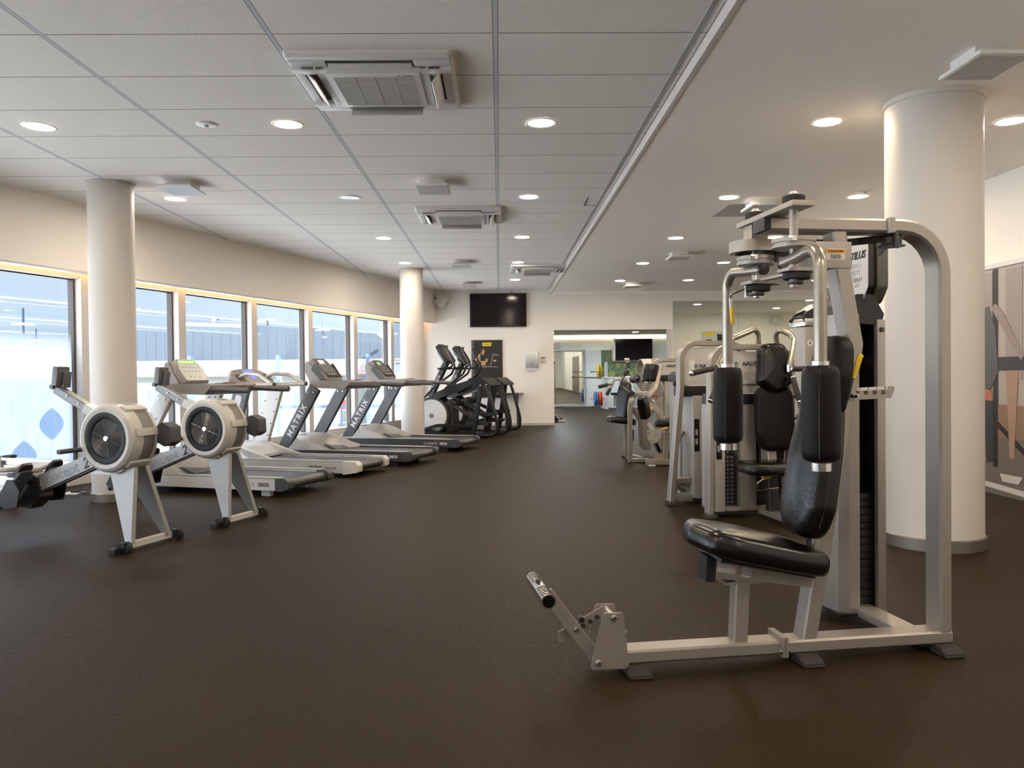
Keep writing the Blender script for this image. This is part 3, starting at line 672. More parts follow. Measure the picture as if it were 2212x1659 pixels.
plate(2.92, .33, .225, (.10, .20, .50), 'blue', 'blue weight plate low on the squat rack, outer one'); plate(2.98, .33, .22, (.10, .20, .50), 'blue', 'blue weight plate low on the squat rack, inner one'); plate(3.06, .33, .225, (.75, .12, .03), 'red', 'red weight plate low on the squat rack, outer one'); plate(3.13, .33, .225, (.75, .12, .03), 'red', 'red weight plate low on the squat rack, next to the post')
t = thing('weight_bench', 'dark padded bench behind the squat rack', 'bench', (4.05, 25.9, 0))
MB().pad(rrect(.9, .3, .1), .08, .03, Matrix.Translation((0, 0, .40))).build('seat', LEATHER, t); MB().box((0, 0, .2), (.7, .06, .4)).build('frame', SILVER, t); MB().box((-.3, 0, .02), (.06, .4, .04)).build('foot', SILVER, t); MB().box((.3, 0, .02), (.06, .4, .04)).build('foot', SILVER, t)
t = thing('floor_pedal', 'small black and white pedal trainer on the floor by the end of the far wall', 'pedal trainer', (1.33, 18.6, 0))
MB().prism([(-.16, 0), (.16, 0), (.16, .04), (.02, .15), (-.05, .15), (-.16, .05)], .18, frame((0, .09, 0), (1, 0, 0), (0, 0, 1))).build('body', BLACK, t); MB().box((.1, -.1, .03), (.16, .05, .05), None, .01).build('foot', PAPER, t); MB().box((.02, -.11, .11), (.1, .03, .03), Matrix.Rotation(rad(35), 3, 'Y')).build('stripe', PAPER, t)
# socket plate and cable by the left column
t = thing('floor_socket', 'flat pale socket plate on the floor left of the slim column', 'socket', (0, 0, 0))
p_ = V((-4.23, 7.95, 0)); t.location = p_
MB().box((0, 0, .006), (.16, .16, .012), None, .003).build('plate', WHITEPL, t); MB().box((.02, 0, .022), (.07, .04, .025), None, .004).build('plug', BLACK, t)
l = MB().tube([p_+V((.05, 0, .02)), p_+V((.16, -.06, .012)), p_+V((.3, -.05, .012)), p_+V((.5, .0, .012)), p_+V((.9, .05, .012))], .008, .1, 8).build('power_cable', BLACK); tag(l, 'black power cable running from the floor socket behind the slim column', 'cable')
# ------------------------------------------------------------------ chest fly machine in the foreground
def PL(o, ex, ey): return frame(o, ex, ey)
UZ = lambda v: frame((0, v, 0), (1, 0, 0), (0, 0, 1))        # plane of the machine: x=u, y=z, thickness towards -v
def bolt(p, d, r=.011, par=None, name='bolt', m=None):
    return MB().lathe([(r*1.25, 0), (r*1.25, .003), (r, .003), (r, .011), (r*.8, .013)], p, d, 6).build(name, m or CHROME, par, 20)
def footpad(par, x, y, yd, w=.09, L=.11):
    """moulded rubber foot reaching out from under a beam towards yd"""
    pr = [(-L*.45, 0), (L*.55, 0), (L*.55, .014), (L*.30, .026), (L*.05, .036), (-L*.2, .036), (-L*.45, .036)]
    m = MB(); ex = V((0, yd, 0)); M = frame(V((x, y, 0))-ex.cross(V((0, 0, 1)))*(-w/2), ex, (0, 0, 1))
    m.prism(pr, w, frame(V((x, y, 0))+ex.cross(V((0, 0, 1)))*(-w/2), ex, (0, 0, 1)))
    bmesh.ops.bevel(m.b, geom=list(m.b.edges), offset=.006, segments=2, affect='EDGES')
    return m.build('rubber_foot', FOOTRUB, par)
F = thing('chest_fly_machine', 'silver chest fly machine with hanging black arm pads in the right foreground', 'exercise machine', (.465, 3.013, 0), rad(7.5))
FP = lambda m, n, mt=SILVER, par=F, **k: m.build(n, mt, par, **k)
FP(MB().rtube([(-.01, .05, .062), (1.372, .05, .062)], .10, .052, rc=.008), 'base_beam')
FP(MB().box2((1.372, .004, .04), (1.378, .096, .084), .002), 'end_cap', BLACK)
FP(MB().rtube([(1.345, .05, .086), (1.345, .05, 1.721), (.60, .05, 1.721)], .10, .055, .185, (0, 1, 0), .009), 'main_frame')
FP(MB().box2((.572, .0, 1.695), (.602, .10, 1.747), .004), 'end_cap', BLACK)
for x, y, d in ((.045, -.01, -1), (.045, .11, 1), (.735, -.01, -1), (.735, .11, 1), (1.335, -.01, -1), (1.335, .11, 1)): footpad(F, x, y, d)
m = MB().box2((.632, -.014, .028), (.643, .114, .106)); j = FP(m, 'joint_flange'); FP(MB().box2((.645, -.014, .028), (.656, .114, .106)), 'joint_flange')
bolt((.655, .004, .05), (1, 0, 0), .009, j); bolt((.632, -.006, .05), (-1, 0, 0), .008, j)
FP(MB().rtube([(.474, .05, .08), (.487, .05, .335)], .062, .060, rc=.006), 'seat_post')
FP(MB().box2((.41, .01, .318), (.56, .09, .327)), 'seat_mount_plate')
FP(MB().rtube([(.757, .05, .08), (.962, .05, 1.25), (.906, .05, 1.55), (.893, .05, 1.70)], .085, .062, .05, rc=.007), 'main_column')
# seat assembly
FP(MB().prism([(.372, .425), (.366, .345), (.60, .318), (.772, .288), (.79, .38)], .078, UZ(.088)), 'seat_beam')
FP(MB().prism([(.335, .432), (.328, .336), (.366, .330), (.372, .432)], .08, UZ(.089)), 'seat_beam_cap', BLACK)
FP(MB().box((.80, .05, .425), (.045, .07, .13), Matrix.Rotation(rad(11), 3, 'Y'), .003), 'seat_bracket')
FP(MB().rtube([(.775, .03, .35), (.765, .03, .48)], .014, .022), 'adjust_strip', DARKST)
sp = rpoly([(-.27, -.16), (-.17, -.19), (.08, -.165), (.25, -.135), (.265, 0), (.25, .135), (.08, .165), (-.17, .19), (-.27, .16), (-.30, 0)], [.07, .12, .2, .08, .1, .08, .2, .12, .07, .12], 6)
st = Matrix.Translation((.555, .05, .398)) @ Matrix.Rotation(rad(12.5), 4, 'Y')
FP(MB().pad(sp, .095, .045, st, .022, lambda x, y: .012*max(0, -x)/.27), 'seat', LEATHER)
sm = FP(MB().prism([(-.2, -.12), (.2, -.1), (.2, .1), (-.2, .12)], .012, st @ Matrix.Translation((0, 0, -.013))), 'seat_board', BLACK)
SMt = frame((.40, -.0005+.01, .385), (.97, 0, -.16), (0, 0, 1)); SMt = Matrix.Translation((0, 0, 0)) @ frame((.415, .0095, .388), (.985, 0, -.17), (0, 0, 1))
d = FP(MB().prism(rrect(.082, .046, .003), .001, SMt), 'spec_label', mat('label_grey', (.5, .49, .47), .5))
text('NAUTILUS', .009, INK, SMt @ Matrix.Translation((-.012, .015, .0016)), d, bold=.02); text('SERIAL NO', .005, INKGREY, SMt @ Matrix.Translation((-.01, -.002, .0016)), d)
m = MB().prism([(-.004, .009), (.012, .009), (.012, .019), (-.004, .019)], .0006, SMt @ Matrix.Translation((.022, 0, .001))); FP(m, 'flag_red', mat('flag_red', (.6, .08, .08), .5), d)
m = MB()
for i in range(5): m.prism(rrect(.009, .02, .001, 1), .0005, SMt @ Matrix.Translation((-.03+i*.014, -.011, .001)))
FP(m, 'label_table', PAPER, d)
SM2 = frame((.497, .0095, .372), (.985, 0, -.17), (0, 0, 1)); d = FP(MB().prism(rrect(.04, .052, .002), .001, SM2), 'warning_label', PAPER)
for i in range(5): text('READ MANUAL' if i == 0 else 'BEFORE USING', .0058, INK, SM2 @ Matrix.Translation((0, .018-i*.009, .0015)), d)
# back pads
def back_plane(z): return V((.757+(z-.08)*.1752, .05, z))
ex, up = V((0, 1, 0)), V((.1752, 0, 1)).normalized()
# pad local: x across (v), y up the column, z out towards the user (-u)
BPm = Matrix((V((0, -1, 0)), up, V((0, -1, 0)).cross(up))).transposed().to_4x4(); BPm.translation = back_plane(.70)+V((-.026, 0, 0))
low = rpoly([(-.145, -.10), (-.10, -.225), (.10, -.225), (.145, -.10), (.135, .12), (.095, .315), (-.095, .315), (-.135, .12)], [.10, .12, .12, .10, .3, .05, .05, .3], 7)
FP(MB().pad(low, .115, .05, BPm, .012), 'back_pad', CRACKED)
head = rpoly([(-.10, -.16), (.10, -.16), (.115, 0), (.085, .155), (-.085, .155), (-.115, 0)], [.04, .04, .2, .08, .08, .2], 6)
BH = BPm.copy(); BH.translation = back_plane(1.125)+V((-.03, 0, 0))
FP(MB().pad(head, .085, .035, BH, .01), 'head_pad', VINYLMATTE)
m = MB(); 
for q in (-1, 1): m.tube([BPm @ V((q*.128, -.17, .06)), BPm @ V((q*.146, -.08, .06)), BPm @ V((q*.135, .12, .06)), BPm @ V((q*.10, .29, .06))], .0022, .1, 5)
FP(m, 'seam', BLACK)
# caution box
bx = FP(MB().box2((.77, .002, 1.55), (.938, .085, 1.655), .003), 'caution_box')
CM = frame((.868, .001, 1.604), (1, 0, 0), (0, 0, 1)); d = FP(MB().prism(rrect(.082, .043, .003), .001, CM), 'caution_label', PAPER, bx)
FP(MB().prism([(-.041, .004), (.041, .004), (.041, .019), (-.041, .019)], .0006, CM @ Matrix.Translation((0, 0, .0009))), 'caution_band', ORANGE, bx)
text('CAUTION', .014, INK, CM @ Matrix.Translation((0, .012, .002)), bx, bold=.02)
for i, s_ in enumerate(('KEEP HANDS AND', 'CLOTHING CLEAR', 'OF MOVING PARTS')): text(s_, .0052, INK, CM @ Matrix.Translation((0, -.003-.006*i, .0016)), bx)
# pivot head
VN, VF = -.11, .21
FP(MB().box2((.588, -.19, 1.752), (.678, .29, 1.772), .002), 'pivot_plate')
for v in (VN, VF):
    FP(MB().lathe([(.022, 0), (.039, .001), (.042, .006), (.042, .026), (.038, .032), (.02, .032)], (.635, v, 1.772), (0, 0, 1), 24), 'bumper_disc', RUBBER)
    b_ = FP(MB().lathe([(.021, 0), (.021, .008), (.013, .008), (.013, .016)], (.635, v, 1.804), (0, 0, 1), 12), 'pivot_bolt', ALU)
    bolt((.66, v+.012, 1.802), (0, 0, 1), .008, b_)
    FP(MB().cyl((.635, v, 1.77), (.635, v, 1.46), .0165, 14), 'pivot_shaft')
FP(MB().box2((.60, .17, 1.655), (.67, .25, 1.75), .003), 'spacer_block')
# cam pulleys
def cam(v, z, r, n=32):
    m = MB().lathe([(r*.92, 0), (r, .002), (r, .014), (r*.94, .016), (r*.94, .020), (r, .022), (r, .036), (r*.92, .038)], (.635, v, z), (0, 0, 1), n)
    c_ = FP(m, 'cam_pulley', mat('cam_paint', (.36, .335, .30), .35, .5))
    FP(MB().box((.635-r*.5, v-r*.86, z+.028), (.035, .012, .018), None, .002), 'strap_buckle', CHROME, c_)
    return c_
cam(VN, 1.605, .080); cam(VF, 1.585, .075)
stad = [(.10+.085*math.cos(a), .085*math.sin(a)) for a in [(-PI/2+PI*k/12) for k in range(13)]]+[(-.12+.092*math.cos(a), .092*math.sin(a)) for a in [(PI/2+PI*k/12) for k in range(13)]]
m = MB(); MS = Matrix.Translation((.735, VF, 1.635)) @ Matrix.Rotation(rad(4), 4, 'Z')
m.loft([[MS @ V((x*f, y*f, z)) for x, y in stad] for f, z in ((.88, .0), (1, 0), (1, .046), (.88, .046), (.88, .0))], False)
c_ = FP(m, 'cam_ring'); FP(MB().prism([(x*.9, y*.9) for x, y in stad], .006, MS @ Matrix.Translation((0, 0, .034))), 'cam_plate', DARKST, c_)
FP(MB().lathe([(.05, 0), (.05, .05)], (.68, VF, 1.60), (0, 0, 1), 20), 'cam_hub', DARKST, c_)
FP(MB().rtube([(.80, VF-.09, 1.665), (1.0, .12, 1.672), (1.09, .02, 1.672)], .03, .006, .02, (0, 0, 1)), 'belt', RUBBER)
FP(MB().rtube([(1.14, .05, 1.672), (1.25, .30, 1.66)], .03, .006, 0, (0, 0, 1)), 'belt', RUBBER)
# arms
CHAMP = mat('arm_tube_silver', (.36, .33, .275), .28, .7)
for s_, v0, nm in ((-1, VN, 'near'), (1, VF, 'far')):
    ve = .05+s_*.39; zt = 1.573
    a = FP(MB().tube([(.632, v0-s_*.075, zt-.012), (.628, v0+s_*.06, zt-.003), (.61, ve, zt+.012), (.61, ve, 1.17)], .0225, [.3, .075], 16), 'swing_arm', CHAMP)
    FP(MB().cyl((.632, v0-s_*.085, zt-.013), (.632, v0-s_*.066, zt-.0115), .0232, 16, .003), 'arm_cap', BLACK, a)
    FP(MB().lathe([(.030, 0), (.030, .014), (.024, .016)], (.61, ve, 1.166), (0, 0, 1), 24), 'collar', CHROME, a)
    FP(MB().lathe([(.0, 0), (.046, 0), (.046, .003), (0, .003)], (.61, ve, 1.1625), (0, 0, 1), 24), 'flange_disc', DARKST, a)
    pr = [(.0, .835), (.045, .835), (.058, .840), (.0645, .852), (.0655, .87), (.066, 1.0), (.063, 1.13), (.061, 1.148), (.054, 1.159), (.04, 1.163), (0, 1.163)]
    p_ = FP(MB().lathe([(r, z) for r, z in pr], (.61, ve, 0), (0, 0, 1), 40), 'roller_pad', VINYLMATTE, a)
    FP(MB().lathe([(.036, .800), (.036, .828), (.05, .835), (.02, .835), (.03, .828), (.03, .800)], (.61, ve, 0), (0, 0, 1), 28, False), 'lower_ring', CHROME, a)
    m = MB().tube([(.574, ve-.054, .845), (.573, ve-.0545, 1.0), (.577, ve-.051, 1.15)], .0016, 0, 5); FP(m, 'pad_seam', BLACK, a)
    m = MB()
    for k in range(16):
        an = 2*PI*k/16; m.tube([(.61+.034*math.cos(an), ve+.034*math.sin(an), 1.164), (.61+.056*math.cos(an+.1), ve+.056*math.sin(an+.1), 1.1585)], .0016, 0, 4)
    FP(m, 'pad_pleats', BLACK, a)
    # stop plate, bumper and nut under the pivot
    FP(MB().prism(rpoly([(-.05, -.05), (.05, -.05), (.10, -.02), (.10, .02), (.05, .05), (-.05, .05)], .02), .012, Matrix.Translation((.635, v0, 1.518-(.012 if s_ > 0 else 0)))), 'stop_plate')
    FP(MB().lathe([(.046, 0), (.05, .004), (.05, .022), (.046, .026)], (.645, v0, 1.49-(.012 if s_ > 0 else 0)), (0, 0, 1), 24), 'stop_bumper', RUBBER)
    FP(MB().lathe([(.026, 0), (.03, .004), (.03, .012)], (.640, v0, 1.472-(.012 if s_ > 0 else 0)), (0, 0, 1), 16), 'pivot_washer', DARKST)
    bolt((.640, v0, 1.476-(.012 if s_ > 0 else 0)), (0, 0, -1), .015, F)
    FP(MB().cyl((.632, v0-s_*.02, 1.525), (.632, v0-s_*.02, 1.56), .009, 10), 'pivot_pin', ALU)
FP(MB().box((.66, .05, 1.523), (.03, .34, .012), Matrix.Rotation(rad(4), 3, 'Z')), 'link_bar')
h_ = FP(MB().tube([(.622, .25, 1.500), (.598, .30, 1.488), (.578, .335, 1.476), (.586, .342, 1.41)], .0055, .02, 8), 'release_lever', CHROME)
FP(MB().cyl((.5855, .3415, 1.425), (.594, .348, 1.352), .0088, 12, .002), 'lever_grip', YELLOW, h_)
FP(MB().box((.618, .262, 1.485), (.014, .02, .055), None, .003), 'lever_bracket', ALU, h_)
# angle plate and lever beside the back pad
pl = rpoly([(.895, 1.028), (1.10, 1.036), (1.118, 1.078), (1.105, 1.083), (.91, 1.075)], .006)
rk = FP(MB().prism(pl, .005, UZ(.0)), 'angle_plate')
m = MB()
for i in range(4): m.lathe([(.009, 0), (.009, .0012)], (.955+i*.037, -.0052, 1.058), (0, -1, 0), 12)
FP(m, 'notch', DARKST, rk)
FP(MB().prism([(.955, 1.066), (1.085, 1.071), (1.085, 1.083), (.955, 1.078)], .0007, UZ(-.0052)), 'number_strip', PAPER, rk)
for i in range(4): text(str(i+1), .012, INK, UZ(-.0065) @ Matrix.Translation((.965+i*.036, 1.0725+i*.0014, 0)), rk, bold=.02)
bolt((.948, -.005, 1.047), (0, -1, 0), .009, rk)
FP(MB().cyl((.925, -.014, 1.047), (.948, -.014, 1.047), .008, 10), 'detent_pin', BLACK, rk)
lv = FP(MB().rtube([(.905, -.02, 1.03), (.925, -.03, 1.13)], .006, .011), 'angle_lever', DARKST)
FP(MB().rtube([(.922, -.030, 1.115), (.950, -.034, 1.20), (.957, -.034, 1.207)], .015, .021, 0), 'lever_grip', YELLOW, lv)
FP(MB().rtube([(.90, .02, 1.04), (.93, .02, 1.05)], .04, .03), 'lever_mount')
# guide pulley under the top beam
pb = FP(MB().cyl((1.105, .0, 1.75), (1.105, .0, 1.69), .017, 14), 'pulley_post')
p_ = FP(MB().lathe([(.054, 0), (.052, .004), (.040, .008), (.040, .036), (.052, .040), (.054, .044)], (1.118, .02, 1.640), (0, 0, 1), 28), 'guide_pulley', BLACK, smooth=12)
FP(MB().rtube([(1.105, -.035, 1.69), (1.105, -.04, 1.655), (1.105, -.035, 1.625)], .022, .012, .01), 'pulley_fork', DARKST, p_)
bolt((1.11, -.01, 1.642), (0, 0, -1), .013, p_)
# footrest
fr_ = rpoly([(-.138, .03), (.014, .026), (-.008, .24), (-.085, .242)], .01)
for v in (-.006, .112): FP(MB().prism(fr_, .006, UZ(v)), 'footrest_plate')
for u_, z_ in ((-.107, .055), (-.045, .222)):
    ax = FP(MB().cyl((u_, -.004, z_), (u_, .108, z_), .011, 12), 'footrest_axle', ALU); bolt((u_, -.012, z_), (0, -1, 0), .012, ax)
fa = FP(MB().rtube([(-.10, .055, .052), (-.292, .055, .312)], .022, .052, rc=.003), 'footrest_arm')
bolt((-.178, .044, .168), (0, -1, 0), .010, fa)
ft = FP(MB().lathe([(.0215, 0), (.0265, 0), (.0265, .33), (.0215, .33)], (-.316, -.122, .328), (0, 1, 0), 28, False), 'foot_bar', CHROME)
FP(MB().lathe([(.0214, .02), (.0214, .31)], (-.316, -.122, .328), (0, 1, 0), 24, False), 'bar_inside', mat('tube_inside', (.10, .085, .06), .5, .5), ft)
m = MB()
for i in range(13):
    if 5 <= i <= 7: continue
    y_ = -.105+i*.0245
    m.tube([(-.316+.0268*math.cos(a), y_, .328+.0268*math.sin(a)) for a in [rad(35+k*14) for k in range(9)]], .0022, 0, 5)
FP(m, 'grip_groove', mat('groove_dark', (.08, .07, .06), .6), ft); bolt((-.322, .055, .353), (-.2, 0, 1), .009, ft, m=DARKST)
nk = rpoly([(-.045, .222), (-.045, .205), (-.175, .14), (-.215, .105), (-.235, .105), (-.238, .148), (-.20, .165), (-.055, .243)], .006)
nr = FP(MB().prism(nk, .006, UZ(.094)), 'notch_rack')
m = MB()
for i in range(4): m.lathe([(.010, 0), (.010, .0015)], (-.085-i*.028, .0878, .197-i*.0155), (0, -1, 0), 12)
FP(m, 'notch', DARKST, nr)
FP(MB().rtube([(-.03, .10, .165), (.045, .13, .115)], .004, .016), 'lock_lever', mat('lever_aluminium', (.5, .48, .42), .35, .7))
FP(MB().cyl((-.15, .068, .195), (-.15, .095, .195), .012, 10), 'lock_knob', BLACK)
# weight tower
T0, T1, V0, V1 = 1.20, 1.345, .40, .66
cur = [(.155, V1-.02), (.128, V1-.03), (.112, V1-.08), (.112, V0+.11), (.128, V0+.03), (.165, V0), (.215, V0), (.215, V0+.02), (.17, V0+.02), (.145, V0+.045), (.13, V0+.11), (.13, V1-.09), (.145, V1-.045), (.155, V1-.04)]
def shr(dx, z0, z1): return MB().prism([(1.0+x+dx, y) for x, y in cur], z1-z0, Matrix.Translation((0, 0, z0)))
FP(shr(0, .05, 1.40), 'front_shroud')
FP(MB().box2((1.305, V0, .05), (1.345, V0+.03, 1.375), .006), 'rear_shroud'); 
FP(MB().box2((1.115, V0-.006, .038), (1.22, V1, .052), .004), 'shroud_base', BLACK); FP(MB().box2((1.30, V0-.006, .038), (1.35, V0+.05, .052), .004), 'shroud_base', BLACK)
FP(MB().box2((1.20, .10, .036), (1.30, .62, .072), .004), 'cross_beam')
FP(MB().box2((1.322, V0+.03, .05), (1.338, V1, 1.40)), 'side_panel', BLACK)
m = MB()
for i in range(15): m.box2((1.165, V0+.05, .075+i*.034), (1.335, V1-.05, .107+i*.034), .003)
ws = FP(m, 'weight_stack', BLACK)
for q in (1.20, 1.29): FP(MB().cyl((q, .53, .07), (q, .53, 1.42), .011, 10), 'guide_rod', DARKST)
FP(MB().box2((1.16, V0+.052, .0725), (1.34, V1, 1.40)), 'inner_back', mat('tower_inside', (.012, .0115, .011), .6)) if 0 else FP(MB().box2((1.14, V1-.03, .05), (1.34, V1, 1.40)), 'rear_panel', BLACK)
FP(MB().prism(rpoly([(1.19, 1.36), (1.33, 1.35), (1.345, 1.40), (1.32, 1.44), (1.30, 1.49), (1.21, 1.49), (1.19, 1.45)], .01), .24, UZ(V1-.01)), 'tower_neck', BLACK)
bolt((1.325, V0+.001, 1.33), (0, -1, 0), .010, F, m=DARKST)
# placard housing facing the user
hs = rpoly([(V0-.02, 1.52), (V0+.03, 1.45), (V1+.03, 1.43), (V1+.06, 1.50), (V1+.06, 1.70), (V1, 1.755), (V0-.02, 1.755)], [.04, .04, .03, .05, .08, .04, .02], 5)
HM = frame((1.345, 0, 0), (0, 1, 0), (0, 0, 1))
hh = FP(MB().prism(hs, -.052, HM), 'placard_housing', mat('housing_taupe', (.095, .085, .072), .45))
FP(MB().prism([(V0+(y-V0)*.94+.012, 1.60+(z-1.60)*.95) for y, z in hs], -.05, frame((1.300, 0, 0), (0, 1, 0), (0, 0, 1))), 'housing_inner', BLACK, hh)
PLM = frame((1.247, .512, 1.60), (0, -1, 0), (0, 0, 1))       # reads from the user's side
pc = FP(MB().prism(rpoly([(-.15, -.15), (.09, -.15), (.135, -.08), (.135, .14), (-.15, .14)], [.02, .03, .02, .005, .06], 5), .004, PLM), 'placard', mat('placard_silver', (.62, .60, .57), .3, .25))
FP(MB().prism([(-.15+.13*math.cos(a), -.05+.15*math.sin(a)) for a in [PI*k/20 for k in range(21)]], .0006, PLM @ Matrix.Translation((.06, 0, .004))), 'placard_arc', mat('placard_arc', (.50, .49, .475), .35, .2), pc)
text('NAUTILUS', .046, INK, PLM @ Matrix.Translation((.01, .068, .0055)), pc, shear=.35, bold=.025)
text('NITRO', .032, INKWHITE, PLM @ Matrix.Translation((.035, .022, .0055)), pc, space=1.1, outline=.0007); text('PLUS', .032, INKWHITE, PLM @ Matrix.Translation((.04, -.008, .0055)), pc, space=1.1, outline=.0007)
text('REAR DELT /', .021, INKGREY, PLM @ Matrix.Translation((.03, -.042, .0055)), pc, bold=.03, space=1.1); text('PEC FLY', .021, mat('placard_tan', (.62, .54, .46), .5), PLM @ Matrix.Translation((.03, -.068, .0055)), pc, bold=.03, space=1.1)
for i in range(7): text('adjust the seat and arms before each set', .0062, INKGREY, PLM @ Matrix.Translation((-.07, -.085-i*.009, .0052)), pc)
FP(MB().prism(rrect(.03, .05, .003), .0008, frame((1.02, .32, .0725), (.9, .4, 0), (-.4, .9, 0))), 'floor_label', PAPER) if 0 else None
# ------------------------------------------------------------------ rowing machines
AX = rad(160.7)
ROWW = mat('rower_white', (.50, .485, .445), .35); ROWG = mat('rower_grey', (.31, .305, .295), .4, .45); MESHG = mat('perforated_grey', (.20, .195, .185), .55, .3, nscale=500, ncol=.6)
def make_rower(label):
    R = thing('rowing_machine', label, 'rowing machine', (0, 0, 0), AX, 'rowing machines')
    P = lambda m, n, mt=ROWG, par=R, **k: m.build(n, mt, par, **k)
    c = V((.185, 0, .735)); vd = V((0, 1, 0))
    # flywheel
    fw = P(MB().lathe([(.172, .112), (.180, .122), (.205, .125), (.224, .112), (.233, .09), (.2345, .06), (.234, .02), (.218, .02), (.172, .10)], c, vd, 56, False), 'flywheel_shell', ROWW)
    P(MB().lathe([(.222, -.105), (.229, -.10), (.229, .02), (.222, .02)], c, vd, 56, False), 'cage_band', MESHG, fw)
    P(MB().lathe([(.0, -.125), (.19, -.128), (.225, -.12), (.235, -.105), (.235, -.085), (.222, -.085)], c, vd, 56), 'rear_shell', ROWW, fw)
    for a in (58, -48, 170, -110):
        q = V((math.cos(rad(a)), 0, math.sin(rad(a)))) if a not in (58, -48) else V((-math.cos(rad(a)), 0, math.sin(rad(a))))
        Rm = frame((0, 0, 0), vd, q).to_3x3(); P(MB().box(c+q*.235+V((0, -.01, 0)), (.19, .022, .055), Rm, .008), 'shell_clamp', ROWW, fw)
    for q in (V((-.985, 0, .17)),): P(MB().box(c+q*.2295+V((0, -.042, 0)), (.115, .004, .035), frame((0, 0, 0), vd, q).to_3x3()), 'scale_label', PAPER, fw)
    P(MB().lathe([(0, .095), (.130, .098), (.134, .112), (.158, .119), (.176, .117), (.178, .105)], c, vd, 56), 'fan_cover', mat('fan_black', (.007, .007, .0075), .42, spec=.2), fw)
    m = MB()
    for i in range(11): m.ring(c+vd*.113, vd, .027+i*.0098, .0013, 44, 4)
    for i in range(6):
        a = rad(20+i*60); q = V((math.cos(a), 0, math.sin(a))); m.tube([c+vd*.1135+q*.02, c+vd*.1135+q*.132], .0012, 0, 4)
    P(m, 'wire_grille', mat('grille_wire', (.30, .295, .28), .35, .7), fw)
    hb = P(MB().lathe([(.0, .118), (.016, .118), (.021, .112), (.021, .105)], c, vd, 20), 'hub', CHROME, fw)
    text('C2', .017, DARKST, frame(c+vd*.1185, (-1, 0, 0), (0, 0, 1)), hb)
    P(MB().prism(rpoly([(-.075, -.06), (-.02, -.09), (.055, -.055), (.07, .035), (.0, .08), (-.07, .05)], .012), .10, frame((-.09, -.10, .755), (1, 0, 0), (0, 0, 1))), 'chain_housing', mat('housing_slate', (.055, .058, .062), .4))
    # legs and foot bar
    for s_, nm in ((1, 'near'), (-1, 'far')):
        def sh(t0): return [V((.205, s_*.05+t0, .505)), V((-.005, s_*.05+t0, .54)), V((-.078, s_*.165+t0, .052)), V((-.028, s_*.165+t0, .052))]
        A, B = sh(-.012), sh(.012)
        m = MB().loft([A, B]); l = P(m, 'leg')
        P(MB().rtube([(-.005, s_*.05, .54), (-.080, s_*.165, .05)], .036, .008, rc=.002), 'leg_flange', ROWG, l)
    fb = P(MB().rtube([(-.05, -.245, .037), (-.05, .245, .037)], .046, .036, 0, (0, 0, 1)), 'front_foot_bar', ROWW)
    for s_ in (1, -1):
        w_ = P(MB().lathe([(.018, -.016), (.034, -.016), (.037, -.012), (.037, .012), (.034, .016), (.018, .016)], (-.098, s_*.235, .040), vd, 24), 'wheel', RUBBER)
        P(MB().cyl((-.098, s_*.235-.02, .04), (-.098, s_*.235+.02, .04), .009, 10), 'axle', CHROME, w_)
        P(MB().prism([(-.10, .0), (-.02, .0), (-.02, .058), (-.05, .07), (-.10, .075)], .05, frame((0, s_*.235+.025, 0), (1, 0, 0), (0, 0, 1))), 'wheel_cap', BLACK)
        P(MB().box2((-.075, s_*.26, 0), (-.025, s_*.315, .045), .006), 'end_cap', BLACK)
    # monitor arm
    P(MB().rtube([(.33, 0, .875), (.725, 0, 1.068)], .062, .062, rc=.008), 'monitor_arm', mat('arm_grey', (.19, .195, .195), .4, .35))
    P(MB().prism([(.30, .90), (.44, .965), (.47, .91), (.33, .85)], .075, UZ(.0375)), 'arm_cover', ROWW)
    for u_, z_ in ((.60, 1.018), (.50, .965)): bolt((u_, .031, z_), (0, 1, 0), .005, R)
    P(MB().cyl((.735, -.04, 1.085), (.735, .045, 1.085), .017, 14), 'hinge', DARKST)
    mo = P(MB().box((.695, .0, 1.16), (.045, .105, .135), Matrix.Rotation(rad(-8), 3, 'Y'), .008), 'monitor', mat('monitor_grey', (.10, .105, .11), .35))
    P(MB().box((.725, .0, 1.165), (.004, .085, .09), Matrix.Rotation(rad(-8), 3, 'Y')), 'monitor_screen', mat('lcd_grey', (.22, .25, .23), .2), mo)
    P(MB().box((.665, -.02, 1.135), (.03, .06, .115), Matrix.Rotation(rad(-8), 3, 'Y'), .01), 'monitor_back', mat('monitor_grey'), mo)
    text('concept2', .016, INKGREY, Matrix.Translation((.695, 0, 1.16)) @ Matrix.Rotation(rad(-8), 4, 'Y') @ frame((-.0232, 0, .045), (0, -1, 0), (0, 0, 1)), mo)
    # frame beam with lettering
    bm_ = P(MB().prism([(.30, .655), (.905, .445), (.885, .335), (.28, .565)], .075, UZ(.0375)), 'frame_beam')
    P(MB().prism([(.28, .566), (.885, .336), (.884, .322), (.28, .55)], .05, UZ(.025)), 'beam_channel', DARKST, bm_)
    d_ = V((-.605, 0, .215)).normalized(); TM = frame(V((.66, .0382, .466)), d_, (0, 0, 1))
    text('concept', .105, INKGREY, TM @ Matrix.Translation((-.02, .008, 0)), bm_, shear=.1, outline=.0012, space=1.08)
    text('2', .105, INK, TM @ Matrix.Translation((.235, .008, 0)), bm_, shear=.2, bold=.02)
    bolt((.855, .038, .385), (0, 1, 0), .005, bm_)
    P(MB().tube([(.44, .26, .652), (.44, -.26, .655)], .0165, 0, 12), 'pull_handle', mat('handle_slate', (.07, .075, .08), .55))
    P(MB().box((.40, 0, .635), (.08, .05, .06)), 'handle_hook', BLACK)
